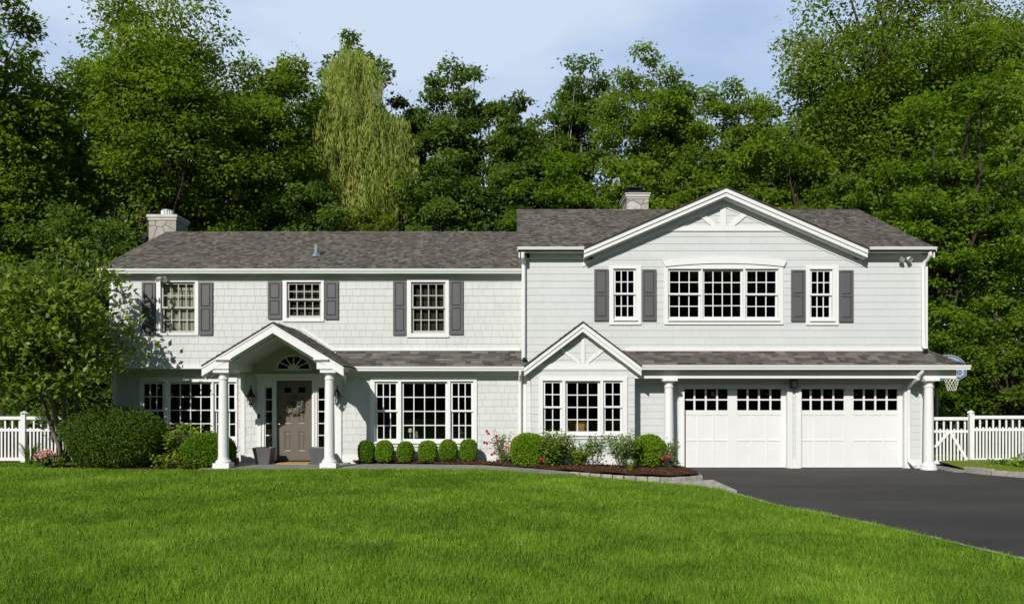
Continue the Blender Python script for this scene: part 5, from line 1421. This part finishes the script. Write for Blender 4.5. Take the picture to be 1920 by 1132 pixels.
Xl = PX(1490, 21.2); root = thing('garage_lantern', (Xl, 21.38, PZ(719, 21.2)), 'small black box lantern between the two garage doors', 'wall lantern')
zl = PZ(719, 21.2)
m = MB(); m.box(Xl - .07, Xl + .07, 21.33, 21.365, zl - .12, zl + .12); m.build('backplate', M['black_metal'], root)
m = MB()
for sx in (-1, 1):
    for sy in (0, 1): m.box(Xl + sx * .065 - .008, Xl + sx * .065 + .008, 21.19 + sy * .12, 21.206 + sy * .12, zl - .1, zl + .09)
m.box(Xl - .085, Xl + .085, 21.17, 21.329, zl + .09, zl + .115); m.box(Xl - .075, Xl + .075, 21.18, 21.328, zl - .12, zl - .10); m.build('cage', M['black_metal'], root)
m = MB(); m.box(Xl - .05, Xl + .05, 21.22, 21.31, zl - .09, zl + .08); m.build('lamp_glass', M['lamp_glass'], root)

# things seen through the windows
d = 22.1; m = MB()
x0, x1, x2 = PX(763, d), PX(775, d), PX(783, d)
m.prism([(PX(762, d), PZ(836, d)), (PX(786, d), PZ(836, d)), (PX(783, d), PZ(808.5, d)), (PX(774, d), PZ(808, d))], 'y', d, d + .5); m.box(PX(762, d) - .02, PX(786, d) + .02, d - .4, d + .5, .13, PZ(833, d))
tag(m.build('armchair', M['armchair'], bevel=.02), 'sage green armchair back seen through the lower triple window', 'armchair')
m = MB(); m.lathe([(.07, 0), (.06, .11)], (PX(768, 22.6), 22.75, PZ(810, 22.75)), 14); m.tube([(PX(768, 22.6), 22.75, .13), (PX(768, 22.6), 22.75, PZ(810, 22.75))], .012, 6); tag(m.build('table_lamp', M['lampshade']), 'cream shaded lamp beyond the armchair in the triple window', 'lamp')
d = 21.5; m = MB(); a, b, c0, c1 = PX(1066, d), PX(1100, d), PZ(830, d), PZ(793, d)
m.box(a, b, d, d + .35, c0, c1); m.box(a - .02, b + .02, d - .02, d + .37, c1 + .001, c1 + .03); m.box((a + b) / 2 - .28, (a + b) / 2 - .25, d - .012, d - .001, c0, c1); m.box(a, b, d - .0125, d - .001, PZ(803, d), PZ(801, d)); m.box(a + .02, b - .02, d + .02, d + .33, .13, c0 - .001)
tag(m.build('cabinet', M['wood']), 'honey coloured wooden cabinet seen through the bay window', 'cabinet')
sprig('potted_orchid', 'small plant in a white pot on the sill of the lower triple window', (PX(866, 21.8), 21.82, PZ(823, 21.8)), .26, .14, 8, 10, .05, 'leaf_silver', 71, 'potted plant')

# basketball hoop beyond the garage
dh = 24.8; H = thing('basketball_hoop', (PX(1757, dh + .4), dh + .4, 0), 'portable basketball hoop with a white and blue fan backboard behind the garage roof', 'basketball hoop')
m = MB(); xp = PX(1757, dh + .4); m.tube([(xp, dh + .4, 0), (xp, dh + .4, 2.6), (xp + .1, dh + .15, 3.0)], .06, 10); m.box(xp - .5, xp + .5, dh + .2, dh + 1.1, 0, .18); m.build('pole', M['black_metal'], H)
def fan_outline(k):
    cx = PX(1778, dh); hw = 34.5 * dh / FP * k; pts = []
    zc_ = PZ(692, dh); 
    for i in range(17):
        t = math.pi * i / 16; pts.append((cx + hw * math.cos(t), zc_ + (27.5 * dh / FP * k) * math.sin(t)))
    pts += [(cx - hw, zc_ - 12 * dh / FP * k), (cx - hw * .55, zc_ - 21 * dh / FP * k), (cx + hw * .55, zc_ - 21 * dh / FP * k), (cx + hw, zc_ - 12 * dh / FP * k)]
    return pts
m = MB(); m.prism(fan_outline(1.0), 'y', dh, dh + .035); bb = m.build('backboard', M['board_white'], H)
def ring(mat, k0, k1, y):
    m = MB(); a, b = fan_outline(k0), fan_outline(k1); n = len(a)
    for i in range(n):
        m.prism([b[i], a[i], a[(i + 1) % n], b[(i + 1) % n]], 'y', y - .004, y)
    m.build('border', mat, bb)
ring(M['board_blue'], .95, .90, dh - .001); ring(M['board_aqua'], .90, .86, dh - .0015)
m = MB(); ex_, ez_ = PX(1798.5, dh), PZ(698, dh)
for i in range(16):
    t0, t1 = 2 * math.pi * i / 16, 2 * math.pi * (i + 1) / 16
    m.prism([(ex_ + .045 * math.cos(t0), ez_ + .045 * math.sin(t0)), (ex_ + .075 * math.cos(t0), ez_ + .075 * math.sin(t0)), (ex_ + .075 * math.cos(t1), ez_ + .075 * math.sin(t1)), (ex_ + .045 * math.cos(t1), ez_ + .045 * math.sin(t1))], 'y', dh - .005, dh - .001)
m.prism([(ex_ + .022 * math.cos(2 * math.pi * i / 8), ez_ + .022 * math.sin(2 * math.pi * i / 8)) for i in range(8)], 'y', dh - .005, dh - .001)
m.build('emblem', M['board_blue'], bb)
rc = (PX(1785, dh - .3), dh - .28, PZ(708, dh - .3)); m = MB(); k = 20
m.tube([(rc[0] + .22 * math.cos(2 * math.pi * i / k), rc[1] + .22 * math.sin(2 * math.pi * i / k), rc[2]) for i in range(k + 1)], .012, 6, False); m.box(rc[0] - .06, rc[0] + .06, rc[1] + .22, dh - .002, rc[2] - .03, rc[2] + .02); m.build('rim', M['black_metal'], H)
m = MB(); k = 12
for i in range(k):
    for sg in (-1, 1):
        path = []
        for j in range(6):
            t = j / 5; a = 2 * math.pi * (i + sg * j * .5) / k; rr_ = .215 - .10 * t; path.append((rc[0] + rr_ * math.cos(a), rc[1] + rr_ * math.sin(a), rc[2] - .40 * t))
        m.tube(path, .0065, 4, False)
m.build('net', M['net'], H)
# ------------------------------------------------------------------ the magnolia at the left corner
def magnolia():
    r = np.random.default_rng(301)
    D0 = 20.2; c = np.array([PX(66, D0), D0 + .2, PZ(645, D0)])
    root = thing('magnolia_tree', (PX(118, 21.4), 21.4, .1), 'spreading multi-stemmed magnolia in front of the left house corner', 'tree')
    off = np.array(ROOT_LOC[root.name])
    n = 330
    d = rdir(n * 2, r); d = d[d[:, 2] > -.85][:n]
    u = r.random(len(d)) ** (1 / 2.0)
    rad = np.array([1.75, 1.55, 1.9])
    C = c + d * rad * (u * (lobes(d, r, 10, .38) / 1.18))[:, None]
    # long branches reaching over the house front
    ext = np.array([[PX(x, D_), D_, PZ(y, D_)] for x, y, D_ in [(182, 512, 20.6), (198, 528, 20.7), (176, 540, 20.5), (205, 520, 20.6), (222, 545, 20.9), (190, 500, 20.4), (240, 640, 20.6), (258, 655, 20.8), (228, 630, 20.4), (215, 690, 20.6), (236, 610, 20.9), (150, 478, 20.2), (120, 470, 20.2), (105, 468, 20.1), (205, 590, 20.2), (60, 520, 19.9), (20, 560, 19.6), (0, 640, 19.6), (-20, 700, 19.9), (30, 720, 19.8), (80, 740, 19.6), (150, 720, 19.9), (190, 700, 20.1), (272, 650, 20.9), (248, 668, 20.6)]])
    C = np.concatenate([C, ext]); n = len(C)
    s = .24 * r.uniform(.7, 1.35, n)
    k = (46 * r.uniform(.6, 1.3, n)).astype(int); k[-25:] = 26; k[-25:-19] = 42; ci = np.repeat(np.arange(n), k); m = len(ci)
    g = r.normal(size=(m, 3)) * [1, 1, .6]
    P = C[ci] + g * s[ci][:, None] * .85
    Dv = unit(g) * .8 + r.normal(size=(m, 3)) * .6 + [0, 0, .3]; Nv = np.array([0, -.35, .9]) + r.normal(size=(m, 3)) * .6
    L = .182 * r.uniform(.6, 1.3, m)
    T = .52 + r.normal(size=m) * .2 + (r.random(n) - .5)[ci] * .35
    leaves('crown', P, Dv, Nv, L, L * .50, T, M['leaf_magnolia'], root, off)
    t_ = MB(); base = np.array([PX(118, 21.4), 21.4, .05])
    heads = [np.array([PX(x, D_), D_, PZ(y, D_)]) for x, y, D_ in [(160, 690, 20.4), (85, 700, 19.9), (120, 660, 20.6), (60, 690, 20.4)]]
    for h in heads:
        t_.tube([base + r.normal(size=3) * [.08, .08, 0], base * .6 + h * .4 + r.normal(size=3) * .06, h], [.065, .055, .042], 7, cap=False)
    for i in list(r.permutation(n - len(ext))[:70]) + list(range(n - len(ext), n)):
        e = C[i]; h = min(heads, key=lambda q: np.linalg.norm(q - e)); L_ = np.linalg.norm(e - h)
        t_.tube([h, h * .6 + e * .4 + np.array([0, 0, .1 * L_]) + r.normal(size=3) * .06, h * .25 + e * .75 + np.array([0, 0, .05 * L_]), e], [.032, .022, .014, .005], 5, cap=False)
    t_.build('trunk', M['bark_pale'], root, smooth=True)
magnolia()

# ------------------------------------------------------------------ the wood behind the house
T_ = tree
T_('oak_tree', 'tall mid green oak at the left edge of the wood', 10, -30, 122, 30, 640, 401, 'leaf_oak', per=85, size=.27, amp=.3, dens=4.6)
T_('oak_tree', 'largest broad oak rising behind the left chimney with a dark forked trunk', 300, -14, 190, 33, 470, 402, 'leaf_oak', per=85, size=.28, trunk_px=296, amp=.40, limbs=44, limb_r=.08)
T_('oak_tree', 'lower oak filling the gap between the left edge oak and the broad oak', 150, 110, 105, 36, 520, 403, 'leaf_dark', per=75, size=.30)
T_('oak_tree', 'tall oak with a rounded right shoulder left of the willow', 488, 66, 122, 36, 470, 404, 'leaf_oak', per=85, size=.28, amp=.42, limbs=36)
T_('oak_tree', 'dark blue-green oak whose top shows above the willow', 655, 66, 92, 42, 420, 405, 'leaf_dark', per=75, size=.33, amp=.22)
willow(668, 110, 88, 37.5, 455, 406)
T_('maple_tree', 'narrow dark tree right of the willow', 768, 172, 62, 45, 450, 407, 'leaf_dark', per=75, size=.34)
T_('oak_tree', 'open dark oak with visible branches above the middle of the left roof', 860, 132, 82, 44, 440, 408, 'leaf_dark', per=70, size=.33, amp=.45, limbs=40)
T_('maple_tree', 'slender dark tree just left of the notch in the treeline', 944, 150, 48, 43, 440, 409, 'leaf_dark', per=60, size=.33, amp=.5)
T_('maple_tree', 'low dark tree filling the notch of the treeline behind the roof step', 995, 205, 72, 49, 450, 437, 'leaf_dark', per=70, size=.34)
T_('oak_tree', 'open grey-green oak with bare upper limbs right of the notch', 1078, 112, 78, 47, 430, 410, 'leaf_dark', 'bark_pale', per=58, size=.34, amp=.5, limbs=44, limb_r=.075)
T_('birch_tree', 'mid green tree with pale branching trunk behind the right chimney', 1240, 98, 108, 39, 420, 411, 'leaf_oak', 'bark_pale', per=70, size=.29, amp=.45, limbs=46, limb_r=.07, trunk_px=1272)
T_('maple_tree', 'shorter tree rising just right of the pale birch', 1388, 158, 95, 42, 430, 412, 'leaf_oak', per=75, size=.31)
T_('oak_tree', 'tallest right-hand oak with a heavy dark leaning trunk', 1640, -70, 195, 36, 520, 413, 'leaf_oak', per=85, size=.28, amp=.42, dens=3.6, limbs=60, limb_r=.10, trunk_px=1725, trunk_r=.38)
T_('oak_tree', 'tall oak behind the maple at the right edge', 1860, -60, 150, 38, 520, 414, 'leaf_oak', per=85, size=.28, amp=.40, dens=3.6, limbs=40)
T_('maple_tree', 'spreading bright maple right of the right wing', 1790, 175, 165, 29, 640, 415, 'leaf_maple', per=85, size=.25, flat=.28, amp=.40, limbs=40)
T_('maple_tree', 'lower bright maple hanging over the right wing corner', 1690, 330, 115, 31, 640, 416, 'leaf_maple', 'bark_pale', per=80, size=.24, flat=.28, amp=.40, limbs=36)
T_('willow_tree', 'pale olive tree cut by the right edge of the picture', 1925, 120, 40, 33, 330, 417, 'leaf_willow', per=80, size=.24)
# understorey in front of the wood
U = 'understorey trees and saplings behind the house'
T_('sapling', 'dark understorey tree behind the magnolia', 110, 380, 150, 28, 800, 421, 'leaf_dark', per=80, size=.24, group=U)
T_('sapling', 'lit understorey tree right behind the left chimney', 420, 320, 115, 34, 560, 422, 'leaf_oak', per=80, size=.27, group=U)
T_('sapling', 'understorey tree below the left half of the willow', 575, 330, 85, 34, 560, 423, 'leaf_dark', per=80, size=.27, group=U)
T_('sapling', 'olive understorey tree below the right half of the willow', 700, 375, 70, 33, 560, 424, 'leaf_olive', per=75, size=.25, group=U)
T_('sapling', 'dark understorey tree above the middle of the left roof', 835, 300, 95, 37, 520, 425, 'leaf_dark', per=80, size=.28, group=U)
T_('sapling', 'dark understorey tree where the left roof meets the right wing', 945, 330, 75, 38, 520, 426, 'leaf_dark', per=75, size=.28, group=U)
T_('sapling', 'yellow-green understorey tree above the left end of the right roof', 1065, 300, 95, 34, 520, 427, 'leaf_maple', per=80, size=.25, group=U, tb=-.1)
T_('sapling', 'olive understorey tree around the right chimney', 1190, 290, 90, 35, 520, 428, 'leaf_oak', per=80, size=.26, group=U)
T_('sapling', 'dark understorey tree behind the peak of the big gable', 1345, 255, 100, 36, 520, 429, 'leaf_oak', per=80, size=.27, group=U, tb=-.1)
T_('sapling', 'dark understorey tree right of the big gable peak', 1490, 215, 105, 34, 520, 430, 'leaf_oak', per=80, size=.27, group=U, tb=-.1)
T_('sapling', 'dark understorey tree above the right end of the right roof', 1585, 320, 80, 33, 520, 431, 'leaf_dark', per=80, size=.26, group=U)
T_('sapling', 'bushy dark tree behind the left picket fence', 45, 560, 150, 26, 840, 432, 'leaf_dark', per=80, size=.2, group=U)
T_('sapling', 'bushy green tree behind the left corner of the house', 190, 560, 70, 26, 840, 433, 'leaf_dark', per=80, size=.2, group=U)
T_('sapling', 'bushy bright tree behind the basketball hoop', 1790, 560, 90, 28, 850, 434, 'leaf_maple', per=85, size=.2, flat=.35, group=U, tb=-.12)
T_('sapling', 'bushy dark tree behind the right picket fence', 1900, 540, 95, 27, 850, 435, 'leaf_oak', per=85, size=.2, group=U, tb=-.12)
T_('sapling', 'small rusty brown sapling at the upper right roof corner', 1685, 395, 22, 30, 455, 436, 'leaf_rust', per=40, size=.2, group=U, clumps=14, limbs=5)

def woods(name, x0, x1, ya, yb_, hf, n, size, seed, mat, per=60, cs=1.0):
    r = np.random.default_rng(seed)
    x = r.uniform(x0, x1, n); y = r.uniform(ya, yb_, n)
    z = hf(x) * r.random(n) ** .8
    C = np.stack([x, y, z], 1); ci = np.repeat(np.arange(n), per); m = len(ci)
    P = C[ci] + r.normal(size=(m, 3)) * [cs, cs, cs * .5]
    P = P[P[:, 2] > -.1]; ci = ci[:len(P)]; m = len(P)
    L = size * r.uniform(.6, 1.3, m)
    o = leaves(name, P, r.normal(size=(m, 3)) + [0, 0, -.2], r.normal(size=(m, 3)) * .6 + [0, -.3, 1], L, L * .65, .35 + r.normal(size=m) * .17 + (r.random(n) - .5)[ci] * .35, M[mat])
    o['kind'] = 'stuff'
    return o
woods('woods', -38, 42, 49, 62, lambda x: 15.0 + 1.6 * np.sin(x * .35) + 3.5 * np.clip((np.abs(x) - 12) / 12, 0, 1), 2000, .5, 501, 'leaf_dark', 55, 1.1)
woods('undergrowth', -40, 42, 31.5, 36, lambda x: 3.2 + .6 * np.sin(x * .8), 700, .3, 502, 'leaf_dark', 45, .6)
# the far side of the street, which the window panes mirror
woods('street_woods', -70, 70, -62, -48, lambda x: 19 + 3 * np.sin(x * .2), 3200, 1.0, 503, 'leaf_dark', 40, 1.9)
# overhead cable
m = MB(); P0 = np.array([PX(1600, 31), 31, PZ(418, 31)]); P1 = np.array([PX(2050, 28.0), 28.0, PZ(356, 28)])
m.tube([P0 * (1 - t) + P1 * t - np.array([0, 0, .25 * 4 * t * (1 - t)]) for t in np.linspace(0, 1, 14)], .012, 5, False)
tag(m.build('overhead_cable', M['cable']), 'thin grey overhead cable crossing the maple at right', 'cable')
